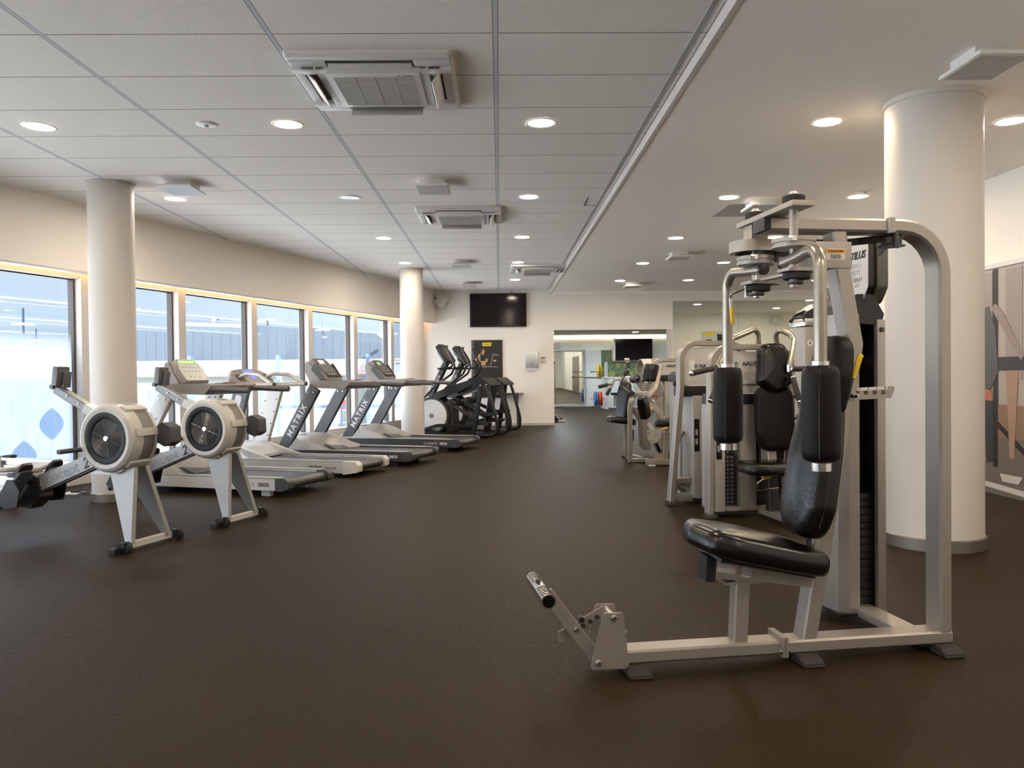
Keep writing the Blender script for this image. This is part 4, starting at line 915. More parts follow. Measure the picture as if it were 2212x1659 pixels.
    # foot stretcher
    P(MB().prism(rpoly([(.87, .44), (.92, .475), (1.00, .45), (1.10, .28), (1.06, .235), (.95, .215), (.84, .30), (.85, .35)], .015), .11, UZ(.055)), 'foot_stretcher', BLACK)
    for s_ in (1, -1):
        FM = frame((.985, s_*.125, .355), (0, 1, 0), V((-.62, 0, .78)))
        fp_ = P(MB().prism(rrect(.115, .34, .03), .018, FM), 'foot_plate', mat('plate_slate', (.075, .095, .12), .5))
        P(MB().box(FM @ V((0, .05, .03)), (.135, .045, .012), FM.to_3x3()), 'foot_strap', BLACK, fp_)
        P(MB().prism(rpoly([(-.05, .11), (.05, .11), (.055, .185), (.035, .22), (-.035, .22), (-.055, .185)], .012), .02, FM @ Matrix.Translation((0, 0, .02))), 'heel_rest', BLACK, fp_)
        m = MB()
        for i in range(5): m.box(FM @ V((0, -.12+i*.045, .0215)), (.085, .012, .006), FM.to_3x3())
        P(m, 'tread', BLACK, fp_)
        P(MB().prism([(.93, .44), (.985, .44), (1.09, .28), (1.02, .235), (.90, .25), (.87, .36)], .012, UZ(s_*.19+.006)), 'side_guard', BLACK)
    # monorail, seat, rear legs
    ml = P(MB().sweep([(.90, 0, .375), (2.42, 0, .405)], [(-.045, .045), (.045, .045), (.045, .022), (.018, .016), (.018, -.016), (.032, -.022), (.032, -.048), (-.032, -.048), (-.032, -.022), (-.018, -.016), (-.018, .016), (-.045, .022)], (0, 1, 0)), 'monorail', ALU)
    P(MB().box((2.43, 0, .402), (.035, .10, .125), None, .006), 'rail_end', mat('rail_end_grey', (.33, .33, .32), .5), ml)
    P(MB().box((2.36, 0, .46), (.08, .07, .02), None, .006), 'rail_stop', RUBBER, ml)
    so_ = rpoly([(-.12, -.19), (.10, -.19), (.15, -.08), (.10, 0), (.15, .08), (.10, .19), (-.12, .19), (-.16, 0)], [.06, .06, .05, .08, .05, .06, .06, .1], 5)
    st_ = P(MB().pad(so_, .035, .016, Matrix.Translation((1.08, 0, .462)), .0, lambda x, y: .035*(y/.19)**2-.012*math.cos(x*18)), 'seat', mat('seat_grey', (.36, .33, .295), .5))
    P(MB().box((1.08, 0, .448), (.16, .10, .03), None, .006), 'seat_carriage', BLACK, st_)
    lg = P(MB().rtube([(2.22, 0, .37), (2.36, 0, .04)], .08, .035), 'rear_leg', ROWG)
    P(MB().rtube([(2.37, -.27, .032), (2.37, .27, .032)], .045, .038, 0, (0, 0, 1)), 'rear_foot_bar', ROWW)
    for s_ in (1, -1): P(MB().box2((2.345, s_*.27, 0), (2.395, s_*.32, .052), .006), 'end_cap', BLACK)
    return R
rw = make_rower('rowing machine nearest the camera, with white flywheel and monitor in front of the left column'); rw.location = (-2.45, 5.471, 0)
dup(rw, (-2.11, 6.345, 0), 'second rowing machine, its flywheel standing right of the slim column before the treadmills')

# ------------------------------------------------------------------ treadmills
TRAY = mat('console_taupe', (.235, .21, .185), .4, .1); FACEB = mat('console_face_dark', (.05, .048, .046), .55, spec=.2); FACEL = mat('console_face_light', (.50, .50, .475), .35)
BELT = mat('running_belt', (.034, .03, .027), .35, spec=.6); RAILTOP = mat('deck_rail_top', (.36, .33, .295), .3, .3); SIDESIL = mat('deck_side_silver', (.60, .59, .575), .35, .25)
def make_matrix(label, post, side, face, lett, deck_ink, light=False):
    T = thing('treadmill', label, 'treadmill', (0, 0, 0), AX, 'treadmills along the windows')
    P = lambda m, n, mt=BLACK, par=T, **k: m.build(n, mt, par, **k)
    for s_ in (1, -1):
        v0 = s_*.355
        pr = rpoly([(.07, .065), (1.98, .065), (2.0, .12), (1.98, .175), (.07, .175)], .01)
        sr = P(MB().prism(pr, .10, UZ(v0+.05)), 'side_frame', side)
        P(MB().prism(rpoly([(-.055, .085), (.02, .06), (.09, .062), (.09, .182), (-.02, .182), (-.055, .15)], [.02, .02, 0, 0, .03, .02]), .105, UZ(v0+.0525)), 'end_cap', GUNMETAL)
        P(MB().box2((.05, v0-.05, .176), (1.5, v0+.05, .186), .004), 'foot_rail', RAILTOP)
        if s_ == 1:
            tm_ = frame((.30, v0+.0515, .117), (-1, 0, 0), (0, 0, 1))
            text('ULTIMATE', .045, deck_ink, tm_ @ Matrix.Translation((-.125, 0, 0)), sr, space=1.1); text('DECK', .045, deck_ink if not light else INK, tm_ @ Matrix.Translation((.085, 0, 0)), sr, bold=.035, space=1.05)
            for x in (-.04, .0): P(MB().lathe([(.011, 0), (.011, .002)], (x, v0+.0525, .12), (0, 1, 0), 12), 'screw', DARKST, sr)
        up = P(MB().rtube([(1.865, s_*.365, .14), (1.345, s_*.365, .985)], .055, .165, rc=.01), 'upright', post)
        for du in (.045, -.03): bolt((1.385+du, s_*.365+.0285, .925), (0, 1, 0), .010, up)
        if s_ == 1:
            d_ = V((-.52, 0, .845)).normalized(); text('MATRIX', .112, lett, frame(V((1.61, .3935, .553)), d_, V((.845, 0, .52))), up, space=1.25, bold=.02)
        P(MB().rtube([(.86, s_*.33, 1.022), (.42, s_*.33, 1.008)], .055, .056, rc=.022), 'handrail', mat('handrail_dark', (.075, .07, .066), .5))
        P(MB().box((.25, s_*.30, .03), (.10, .05, .06)), 'levelling_foot', side)
        P(MB().box((1.75, s_*.30, .03), (.14, .06, .06)), 'levelling_foot', BLACK)
    P(MB().box2((.02, -.305, .14), (1.5, .305, .163), .004), 'belt', BELT)
    P(MB().cyl((.012, -.30, .117), (.012, .30, .117), .047, 20), 'rear_roller', BELT)
    P(MB().box2((.12, -.30, .075), (1.9, .30, .12)), 'under_deck', BLACK)
    # motor cover
    prof = [(1.08, .186, .185), (1.20, .20, .255), (1.32, .22, .315), (1.48, .24, .357), (1.66, .25, .372), (1.82, .24, .345), (1.95, .2, .25), (2.0, .185, .19)]
    rings = []
    for u_, ze, zc in prof:
        rings.append([V((u_, v, .16)) for v in (-.395, .395)][::-1]+[V((u_, v, z)) for v, z in ((-.395, .185), (-.37, max(.187, zc-.06)), (-.27, zc-.012), (-.1, zc), (.1, zc), (.27, zc-.012), (.37, max(.187, zc-.06)), (.395, .185))])
    mc = P(MB().loft(rings), 'motor_cover', mat('motor_cover_taupe', (.36, .33, .30), .38, .25))
    P(MB().lathe([(.05, 0), (.055, .006), (.045, .012), (0, .013)], (1.66, .20, .36), (.0, .06, 1), 24), 'badge', SILVER2, mc)
    P(MB().prism([(1.06, .19), (1.14, .188), (1.30, .24), (1.22, .25)], .30, UZ(.33)), 'cover_lip', GUNMETAL, mc)
    # tray and console
    P(MB().prism(rpoly([(1.44, .985), (.92, .965), (.82, 1.062), (.90, 1.075), (1.40, 1.075)], [.03, .04, .03, .02, .02]), .72, UZ(.36)), 'console_tray', TRAY)
    P(MB().box((.95, 0, 1.07), (.12, .16, .022), None, .006), 'stop_key_block', BLACK)
    P(MB().box((.93, .0, 1.083), (.04, .07, .008), None, .002), 'stop_button', REDBTN)
    a = V((-.24, 0, -.255)).normalized()            # down the face
    CM = frame((1.415, 0, 1.235), (0, -1, 0), -a)      # x to the right for the user, y up the face, z towards the user
    W_, H_ = (.205, .14) if light else (.215, .19)
    if light: CM = frame((1.385, 0, 1.215), (0, -1, 0), V((.14, 0, .20)))
    hs_ = rpoly([(-W_+.02, -H_-.02), (W_-.02, -H_-.02), (W_, .0), (W_-.05, H_-.02), (W_-.10, H_+.0), (-W_+.10, H_+.0), (-W_+.05, H_-.02), (-W_, 0)], [.02, .02, .1, .05, .05, .05, .05, .1])
    body = P(MB().pad(hs_, .10, .03, CM @ Matrix.Translation((0, 0, -.085))), 'console', TRAY)
    P(MB().prism([(x*.86, y*.88) for x, y in hs_], .004, CM @ Matrix.Translation((0, 0, .0135))), 'console_face', face, body)
    if light:
        P(MB().prism(rrect(.25, .03, .004), .003, CM @ Matrix.Translation((0, .085, .017))), 'display', LCDG, body)
        text('FEEL THE MATRIX', .022, mat('lcd_text', (.3, .9, .1), .4, emit=(.5, 1, .15), es=1), CM @ Matrix.Translation((0, .085, .021)), body, bold=.02)
    else:
        P(MB().prism(rrect(.15, .075, .006), .003, CM @ Matrix.Translation((-.01, .10, .017))), 'display', mat('display_frame', (.12, .12, .115), .3), body)
        P(MB().prism(rrect(.085, .055, .004), .002, CM @ Matrix.Translation((-.02, .10, .0205))), 'display', LCDG, body)
    m = MB(); random.seed(5)
    for r_ in range(3 if light else 4):
        for q in range(5): m.prism(rrect(.024, .01, .002, 1), .002, CM @ Matrix.Translation((-.11+q*.055, .045-r_*.035 if not light else .07-r_*.05, .0175)))
    P(m, 'keypad', INKGREY if light else mat('key_pale', (.42, .42, .4), .4), body)
    for q, c_ in ((-.07, (.6, .45, .1)), (0, (.5, .5, .48)), (.07, (.5, .5, .48))): P(MB().lathe([(.014, 0), (.014, .004), (0, .006)], CM @ V((q, -.12 if not light else -.095, .017)), CM.to_3x3() @ V((0, 0, 1)), 14), 'round_key', mat('key_%d' % (q > -.01), c_, .4), body)
    if not light:
        P(MB().prism(rrect(.26, .04, .008), .006, CM @ Matrix.Translation((0, -.15, .0165))), 'reading_ledge', BLACKG, body)
        for s_ in (1, -1): P(MB().prism(rpoly([(1.50, 1.22), (1.44, 1.32), (1.28, 1.10), (1.36, 1.075)], .02), .006, UZ(s_*.217+.003)), 'side_pocket', mat('pocket_dark', (.06, .055, .05), .5), body)
    P(MB().prism(rpoly([(1.61, 1.21), (1.60, 1.31), (1.565, 1.335), (1.325, 1.08), (1.31, 1.0), (1.50, 1.0)] if not light else [(1.53, 1.2), (1.52, 1.28), (1.49, 1.30), (1.34, 1.07), (1.46, 1.05)], .02), .40 if not light else .42, UZ(.20 if not light else .21)), 'console_back', TRAY, body)
    return T
tm1 = make_matrix('silver treadmill with light console and green display, behind the rowing machines', mat('post_silver', (.52, .52, .51), .38, .35), SIDESIL, FACEL, INKGREY, INKGREY, True); tm1.location = (-1.9, 7.87, 0)
tm3 = make_matrix('dark treadmill between the silver treadmill with blue screen and the last treadmill', GUNMETAL, mat('deck_side_dark', (.05, .05, .049), .45, .2), FACEB, INKWHITE, INKWHITE); tm3.location = (-1.0, 10.29, 0)
dup(tm3, (-.50, 12.08, 0), 'dark treadmill farthest from the camera, its handrail in front of the slim column')
# the treadmill with blue screens
T = thing('treadmill', 'silver treadmill with blue screens and wide flat uprights, second along the windows', 'treadmill', (-1.51, 9.25, 0), AX, 'treadmills along the windows')
P = lambda m, n, mt=SILVER2, par=T, **k: m.build(n, mt, par, **k)
NS = mat('treadmill_silver', (.54, .52, .48), .36, .35)
for s_ in (1, -1):
    v0 = s_*.325
    sr = P(MB().prism(rpoly([(.14, .045), (2.05, .06), (2.05, .17), (.14, .17)], .012), .09, UZ(v0+.045)), 'side_frame', NS)
    if s_ == 1:
        tm_ = frame((.42, v0+.0455, .11), (-1, 0, 0), (0, 0, 1)); text('NAUTILUS', .034, INK, tm_ @ Matrix.Translation((-.08, 0, 0)), sr, shear=.3, bold=.03); text('COMMERCIAL SERIES', .016, INK, tm_ @ Matrix.Translation((.12, -.008, 0)), sr, bold=.02)
        P(MB().lathe([(.014, 0), (.014, .002)], tm_ @ V((-.19, 0, 0)), (0, 1, 0), 16), 'emblem', mat('emblem_blue', (.35, .42, .48), .4, .5), sr)
    P(MB().prism(rpoly([(-.055, .06), (.14, .03), (.14, .178), (-.02, .178), (-.055, .14)], [.02, .01, 0, .02, .02]), .105, UZ(v0+.0525)), 'end_cap', mat('end_cap_silver', (.58, .555, .51), .4, .1))
    P(MB().box2((.14, v0-.045, .17), (1.6, v0+.045, .181), .004), 'foot_rail', RAILTOP)
    up = P(MB().rtube([(1.74, s_*.33, .22), (1.47, s_*.33, 1.04)], .055, .205, rc=.008), 'upright', NS if s_ < 0 else mat('upright_slate', (.14, .15, .155), .4, .3))
    if s_ > 0: P(MB().prism(rrect(.085, .55, .03), .006, frame((1.60, .358, .66), V((.82, 0, .27)), V((-.27, 0, .82)))), 'inset_panel', SIDESIL, up)
    for k in range(5): bolt((1.50+.045*k-.085, s_*.33+.0278, 1.0-.15*k), (0, 1, 0), .006, up, 'screw', DARKST); bolt((1.50+.053*k+.075, s_*.33+.0278, .98-.15*k), (0, 1, 0), .006, up, 'screw', DARKST)
    P(MB().tube([(1.62, s_*.33, 1.03), (1.05, s_*.33, 1.045)], .027, 0, 16), 'handrail', NS); P(MB().cyl((1.06, s_*.33, 1.0448), (1.042, s_*.33, 1.0452), .0275, 16, .003), 'rail_cap', DARKST)
    P(MB().tube([(1.70, s_*.24, 1.08), (1.48, s_*.27, 1.17), (1.28, s_*.30, 1.16), (1.10, s_*.325, 1.06)], .021, .08, 14), 'grip_bar', NS)
    P(MB().prism([(1.12, .18), (1.40, .18), (1.70, .26), (1.66, .34), (1.52, .30)], .06, UZ(s_*.30+.03)), 'cover_wing', NS)
    P(MB().box((.3, s_*.29, .02), (.1, .05, .05)), 'levelling_foot', BLACK); P(MB().box((1.8, s_*.29, .03), (.1, .05, .07)), 'levelling_foot', BLACK)
P(MB().box2((.02, -.28, .13), (1.6, .28, .155), .004), 'belt', BELT); P(MB().cyl((.015, -.275, .11), (.015, .275, .11), .045, 20), 'rear_roller', BELT); P(MB().box2((.15, -.28, .06), (1.95, .28, .11)), 'under_deck', BLACK)
rings = [[V((u_, v, z)) for v, z in ((-.36, .165), (-.34, zc-.03), (-.2, zc), (.2, zc), (.34, zc-.03), (.36, .165))] for u_, zc in ((1.4, .20), (1.55, .30), (1.75, .335), (1.98, .31), (2.1, .2))]
P(MB().loft(rings), 'motor_cover', SIDESIL)
CM = frame((1.60, 0, 1.135), (0, -1, 0), V((.20, 0, .17)))
wg = rpoly([(-.36, -.09), (-.22, -.15), (.22, -.15), (.36, -.09), (.40, .02), (.26, .13), (.14, .145), (-.14, .145), (-.26, .13), (-.40, .02)], [.03, .06, .06, .03, .05, .05, .03, .03, .05, .05])
cb = P(MB().pad(wg, .08, .025, CM @ Matrix.Translation((0, 0, -.07))), 'console', mat('console_warm_grey', (.30, .27, .245), .42, .1))
P(MB().prism(rpoly([(-.17, -.13), (.17, -.13), (.14, .13), (-.14, .13)], .02), .005, CM @ Matrix.Translation((0, 0, .0095))), 'console_face', SILVER2, cb)
P(MB().prism(rrect(.20, .032, .004), .003, CM @ Matrix.Translation((0, .085, .014))), 'display', LCDB, cb); P(MB().prism(rrect(.11, .065, .004), .003, CM @ Matrix.Translation((0, -.01, .014))), 'display', LCDB, cb)
m = MB()
for q in (-1, 1):
    for r_ in range(3): m.prism(rrect(.03, .014, .003, 1), .003, CM @ Matrix.Translation((q*.095, .03-r_*.03, .0145)))
m.prism(rrect(.20, .004, .001, 1), .002, CM @ Matrix.Translation((0, .055, .0145)))
P(m, 'keypad', INKGREY, cb)
for q in (-1, 1): P(MB().prism(rrect(.12, .12, .03), .004, CM @ Matrix.Translation((q*.255, -.03, .009))), 'cup_holder', mat('pocket_dark'), cb)
P(MB().rtube([(1.55, -.34, 1.03), (1.55, .34, 1.03)], .06, .05, 0, (0, 0, 1)), 'cross_bar', NS)

# ------------------------------------------------------------------ elliptical trainers
EB = mat('elliptical_black', (.010, .009, .008), .33, spec=.4); EBG = mat('elliptical_grey', (.032, .029, .026), .4, .2)
def make_elliptical(label):
    E_ = thing('elliptical_trainer', label, 'elliptical trainer', (0, 0, 0), AX, 'elliptical trainers')
    P = lambda m, n, mt=EB, par=E_, **k: m.build(n, mt, par, **k)
    c = V((1.09, 0, .385))
    dh = P(MB().lathe([(.28, -.20), (.335, -.19), (.345, -.17), (.345, .17), (.335, .19), (.28, .20)], c, (0, 1, 0), 48), 'drive_housing', EBG)
    for s_ in (1, -1):
        P(MB().lathe([(.0, .008), (.285, .008), (.298, .0)], c+V((0, s_*.199, 0)), (0, s_, 0), 48), 'side_disc', WHITEPL, dh)
        P(MB().lathe([(.0, .003), (.046, .003), (.046, .0)], c+V((0, s_*.207, 0)), (0, s_, 0), 24), 'disc_centre', mat('disc_grey', (.16, .155, .15), .5), dh)
    P(MB().prism(rpoly([(.86, .62), (.72, .70), (.66, .66), (.70, .45), (.68, .10), (.84, .10), (.80, .4)], .03), .30, UZ(.15)), 'housing_neck', EBG)
    P(MB().prism(rpoly([(1.14, .70), (1.05, .80), (.66, .945), (.316, 1.045), (.074, 1.066), (.10, .98), (.30, .955), (.62, .80), (.95, .70), (1.1, .67)], [.02, .04, .1, .05, .02, .02, .05, .1, .05, .02]), .36, UZ(.18)), 'boom')
    hood = P(MB().prism(rpoly([(.34, 1.04), (.30, 1.06), (.07, 1.068), (-.08, .955), (-.085, .918), (.17, .918), (.235, 1.0)], .02), .64, UZ(.32)), 'hood', mat('hood_brown', (.014, .012, .010), .45, spec=.25))
    for s_ in (1, -1):
        v = s_*.30
        for u_, z_ in ((.09, .935), (-.02, .945)): bolt((u_, v+s_*.022, z_), (0, s_, 0), .014, hood)
        P(MB().rtube([(.09, v, .94), (.235, v, .06)], .05, .085, rc=.01), 'rear_post')
        P(MB().tube([(-.015, v, .95), (-.11, v, .66), (-.215, v, .26), (-.19, v, .06), (-.02, v, .045), (.55, v, .045)], .029, [.4, .5, .14, .12], 14), 'rear_hoop')
        P(MB().tube([(.74, v*.93, 1.66), (.75, v*.93, 1.60), (.585, v*.93, 1.28), (.66, v*.93, 1.14), (.95, v*1.0, .945), (1.30, v*1.0, .62)], .019, [.06, .10, .10, .06], 12), 'swing_arm')
        P(MB().lathe([(.03, -.03), (.045, -.02), (.045, .02), (.03, .03)], (.95, v, .945), (0, 1, 0), 18), 'arm_joint', EBG)
        P(MB().rtube([(1.21, s_*.26, .14), (.96, s_*.26, .215), (.28, s_*.26, .215)], .05, .055, .1), 'lower_rail')
        P(MB().rtube([(.70, s_*.16, .60), (.18, s_*.16, .26 if s_ > 0 else .36)], .05, .06), 'crank_link', EBG)
        zp = .25 if s_ > 0 else .40
        pd = P(MB().prism(rpoly([(.28, zp-.02), (.42, zp), (.40, zp+.04), (.0, zp+.03), (-.03, zp+.05), (-.03, zp), (.0, zp-.03)], .012), .15, UZ(s_*.17+.075)), 'pedal', EBG)
        P(MB().lathe([(.03, -.05), (.045, -.04), (.045, .04), (.03, .05)], (.66, s_*.16, .62), V((-.7, 0, -.5)), 16), 'link_joint', EB)
    P(MB().prism(rpoly([(1.42, .0), (1.40, .14), (1.22, .17), (.9, .10), (.2, .07), (-.02, .06), (-.02, .0)], .02), .50, UZ(.25)), 'base_frame')
    ms = P(MB().rtube([(1.20, 0, .72), (.865, 0, 1.37)], .10, .11, rc=.02), 'mast', EBG)
    text('MATRIX', .075, INKWHITE, frame(V((1.06, .0515, .985)), V((-.335, 0, .65)), V((.65, 0, .335))), ms, space=1.2)
    P(MB().rtube([(.93, -.26, 1.24), (.93, .26, 1.24)], .03, .03, 0, (0, 0, 1)), 'cross_tube', EBG)
    P(MB().tube([(.93, .24, 1.24), (.70, .22, 1.26), (.62, .20, 1.36), (.72, .16, 1.42)], .017, .05, 10), 'fixed_handle'); P(MB().tube([(.93, -.24, 1.24), (.70, -.22, 1.26), (.62, -.20, 1.36), (.72, -.16, 1.42)], .017, .05, 10), 'fixed_handle')
    CM = frame((.86, 0, 1.535), (0, -1, 0), V((.24, 0, .34)))
    cs = P(MB().pad(rpoly([(-.17, -.20), (.17, -.20), (.19, .05), (.14, .20), (-.14, .20), (-.19, .05)], [.04, .04, .1, .07, .07, .1]), .10, .03, CM @ Matrix.Translation((0, 0, -.09))), 'console', mat('console_brown', (.035, .03, .026), .3))
    P(MB().prism(rpoly([(-.14, -.17), (.14, -.17), (.155, .05), (.11, .17), (-.11, .17), (-.155, .05)], .05), .004, CM @ Matrix.Translation((0, 0, .0095))), 'console_face', mat('console_face_brown', (.06, .052, .045), .25), cs)
    m = MB()
    for r_ in range(6):
        for q in range(3): m.prism(rrect(.02, .008, .002, 1), .002, CM @ Matrix.Translation((-.05+q*.05, .08-r_*.035, .0135)))
    P(m, 'keypad', INKGREY, cs)
    P(MB().pad(rrect(.24, .26, .08), .05, .02, CM @ Matrix.Translation((0, -.02, -.13))), 'console_back', mat('console_back_blue', (.24, .31, .38), .35, .2), cs)
    return E_
e1 = make_elliptical('black elliptical trainer nearest the slim column, beside the last treadmill'); e1.location = (-.15, 14.4, 0)
dup(e1, (.096, 15.39, 0), 'black elliptical trainer farther back, just in front of the dark wall poster')
# ------------------------------------------------------------------ selectorised strength machines on the right
DARKIN = mat('tower_inside', (.012, .0115, .011), .6)
def tower(t, w, h, sx, words, badge=None, d=.34, lean=0, fil=.15):
    """arch-framed weight tower facing local -y: arch, placard, two shrouds with the numbered stack between them"""
    P = lambda m, n, mt=SILVER, par=t, **k: m.build(n, mt, par, **k)
    P(MB().rtube([(-lean, .05, .03), (.02, .05, h*.72), (.02, .05, h), (w-.02, .05, h), (w-.02, .05, .03)], .09, .045, [.3, fil, fil]), 'arch_frame')
    pz0, pz1 = h-.36, h-.035
    PMx = frame((w/2, .035, (pz0+pz1)/2), (1, 0, 0), (0, 0, 1)); pw, phh = w-.10, pz1-pz0
    pc = P(MB().prism(rpoly([(-pw/2, -phh/2), (pw/2, -phh/2), (pw/2, phh/2), (-pw/2, phh/2)], [.01, .01, .12, .12], 7), .006, PMx), 'placard', mat('placard_silver'))
    P(MB().prism([(.10*math.cos(a)*1.3, .13*math.sin(a)) for a in [PI*k/20 for k in range(21)]], .0006, PMx @ Matrix.Translation((.06, -.06, .0062))), 'placard_arc', mat('placard_arc'), pc)
    ts = .05
    text('NAUTILUS', ts*.85, INK, PMx @ Matrix.Translation((.02, .065, .0075) if words else (-.03, .0, .0075)), pc, shear=.3, bold=.03)
    text('NITRO', ts*.62, INKWHITE, PMx @ Matrix.Translation((.0, .01, .0075)), pc, outline=.0009, space=1.1); text('PLUS', ts*.62, INKWHITE, PMx @ Matrix.Translation((.02, -.045, .0075)), pc, outline=.0009, space=1.1)
    if words: text(words, ts*.45, INK, PMx @ Matrix.Translation((.02, -.10, .0075)), pc, bold=.03, space=1.1)
    P(MB().lathe([(.022, 0), (.022, .002), (.016, .002), (.016, 0)], PMx @ V((-ts*2.55, .065, .006) if words else (-.155, .0, .006)), (0, -1, 0), 20), 'emblem', mat('emblem_blue'), pc)
    P(MB().prism(rrect(.05, .11, .003), .001, PMx @ Matrix.Translation((-pw/2+.07, .0, .0062))), 'instruction_panel', PAPER, pc)
    zt = pz0-.03
    P(MB().box2((.045, .02, pz0-.10), (w-.045, .30, pz0-.005), .02), 'tower_neck', BLACK)
    ls = P(MB().box2((sx[0]-.085, -.005, .05), (sx[0], d-.06, zt-.06), .018), 'front_shroud', SILVER2)
    rs = P(MB().box2((sx[1], -.005, .05), (sx[1]+.14, d-.06, zt-.06), .03), 'side_shroud')
    P(MB().box2((sx[0]-.09, .0, .035), (sx[1]+.145, d-.05, .052)), 'shroud_base', BLACK)
    P(MB().box2((sx[0]-.01, d-.09, .05), (sx[1]+.02, d-.065, zt-.06)), 'tower_back', DARKIN)
    m = MB(); n_ = 13
    for i in range(n_): m.box2((sx[0]+.003, .055, .07+i*.032), (sx[1]-.003, d-.10, .10+i*.032), .002)
    st = P(m, 'weight_stack', BLACK)
    m = MB()
    for i in range(n_):
        for q in (.35, .65): m.prism(rrect(.014, .014, .003, 1), .0008, frame((sx[0]+(sx[1]-sx[0])*q, .0542, .085+i*.032), (1, 0, 0), (0, 0, 1)))
    ob = P(m, 'weight_numbers', mat('number_grey', (.22, .215, .205), .5), st); ob['kind'] = 'stuff'
    for q in (.3, .7): P(MB().cyl((sx[0]+(sx[1]-sx[0])*q, .15, .48), (sx[0]+(sx[1]-sx[0])*q, .15, zt), .009, 8), 'guide_rod', CHROME)
    P(MB().box2((sx[0]-.075, -.0075, .48-.02), (sx[0]-.03, -.002, .74), .002), 'selector_slot', BLACKG, ls)
    for z_ in (.52, .60): P(MB().box2((sx[0]-.068, -.009, z_), (sx[0]-.045, -.0075, z_+.05)), 'slot_label', INKGREY, ls)
    P(MB().box2((-.02, .01, .03), (w, .06, .085), .004), 'base_rail')
    for x in (.12, .3): bolt((x, .01, .058), (0, -1, 0), .010, t)
    footpad(t, -lean+.0, .02, -1); footpad(t, w-.03, .02, -1)
    if badge: 
        bd = P(MB().lathe([(.026, 0), (.026, .0015)], (sx[1]+.09, -.0052, zt-.13), (0, -1, 0), 20), 'number_badge', PAPER, rs)
        text(badge, .032, INK, frame((sx[1]+.09, -.0072, zt-.13), (1, 0, 0), (0, 0, 1)), bd, bold=.03)
    return P
def zx(px, py, y=0):
    """place on the chest press: local x,z at local depth y"""
    k = .00359+y*.00058; return ((px-1511)*.0036+y*.0-.0+(px-1600)*y*.00058, 1.15-(py-801)*k)
# --- chest press, facing the camera
B = thing('chest_press_machine', 'silver overhead press machine with black seat and tall head pad behind the chest fly machine', 'exercise machine', (1.64, 6.18, 0), rad(7.5))
P = tower(B, .70, 1.335, (.115, .235), 'OVERHEAD PRESS', None)
P(MB().box2((.40, .10, .05), (.66, .30, 1.0), .02), 'rear_housing', BLACK)
P(MB().box2((.385, -.62, .03), (.475, .08, .075), .006), 'base_beam')
P(MB().box2((.388, -.628, .034), (.472, -.62, .071), .003), 'beam_cap', BLACK)
footpad(B, .43, -.58, -1)
P(MB().rtube([(.43, -.16, .07), (.43, -.12, .42)], .075, .085), 'seat_post', BLACK)
P(MB().rtube([(.43, -.14, .40), (.43, -.11, .56)], .06, .07), 'seat_slide', SILVER)
m = MB()
for i in range(10): m.box((.43, -.205+i*.0035, .12+i*.022), (.05, .01, .010))
P(m, 'ratchet', DARKST)
P(MB().prism(rpoly([(-.28, .385), (-.05, .40), (-.02, .33), (-.10, .17), (-.2, .19), (-.17, .33)], .03), .02, frame((.495, 0, 0), (0, 1, 0), (0, 0, 1))), 'seat_bracket', SILVER)
P(MB().pad(rpoly([(-.235, -.17), (-.10, -.22), (.10, -.22), (.235, -.17), (.21, .16), (-.21, .16)], [.08, .1, .1, .08, .06, .06], 6), .085, .04, Matrix.Translation((.345, -.28, .385)), .006), 'seat', LEATHER)
lv = P(MB().tube([(.40, -.30, .375), (.22, -.42, .36), (.18, -.42, .33), (.20, -.38, .27), (.40, -.30, .27)], .007, .02, 8), 'seat_lever', CHROME)
P(MB().cyl((.30, -.37, .367), (.22, -.42, .36), .012, 10), 'lever_grip', YELLOW, lv)
M_ = frame((.452, -.10, .76), (1, 0, 0), V((0, .10, 1)))
P(MB().pad(rpoly([(-.155, -.10), (-.11, -.235), (.11, -.235), (.155, -.10), (.15, .21), (.105, .265), (0, .215), (-.105, .265), (-.15, .21)], [.1, .1, .1, .1, .08, .03, .15, .03, .08], 6), .10, .04, M_, .008), 'back_pad', VINYLMATTE)
M_ = frame((.455, -.085, 1.150), (1, 0, 0), V((0, .10, 1)))
P(MB().pad(rpoly([(0, -.20), (.145, -.10), (.12, .14), (.075, .205), (-.075, .205), (-.12, .14), (-.145, -.10)], [.12, .04, .15, .07, .07, .15, .04], 6), .10, .045, M_, .012), 'head_pad', LEATHER)
P(MB().rtube([(.455, .05, .30), (.455, .08, 1.30)], .06, .06), 'back_post', SILVER)
GR = mat('grip_foam', (.03, .028, .025), .7)
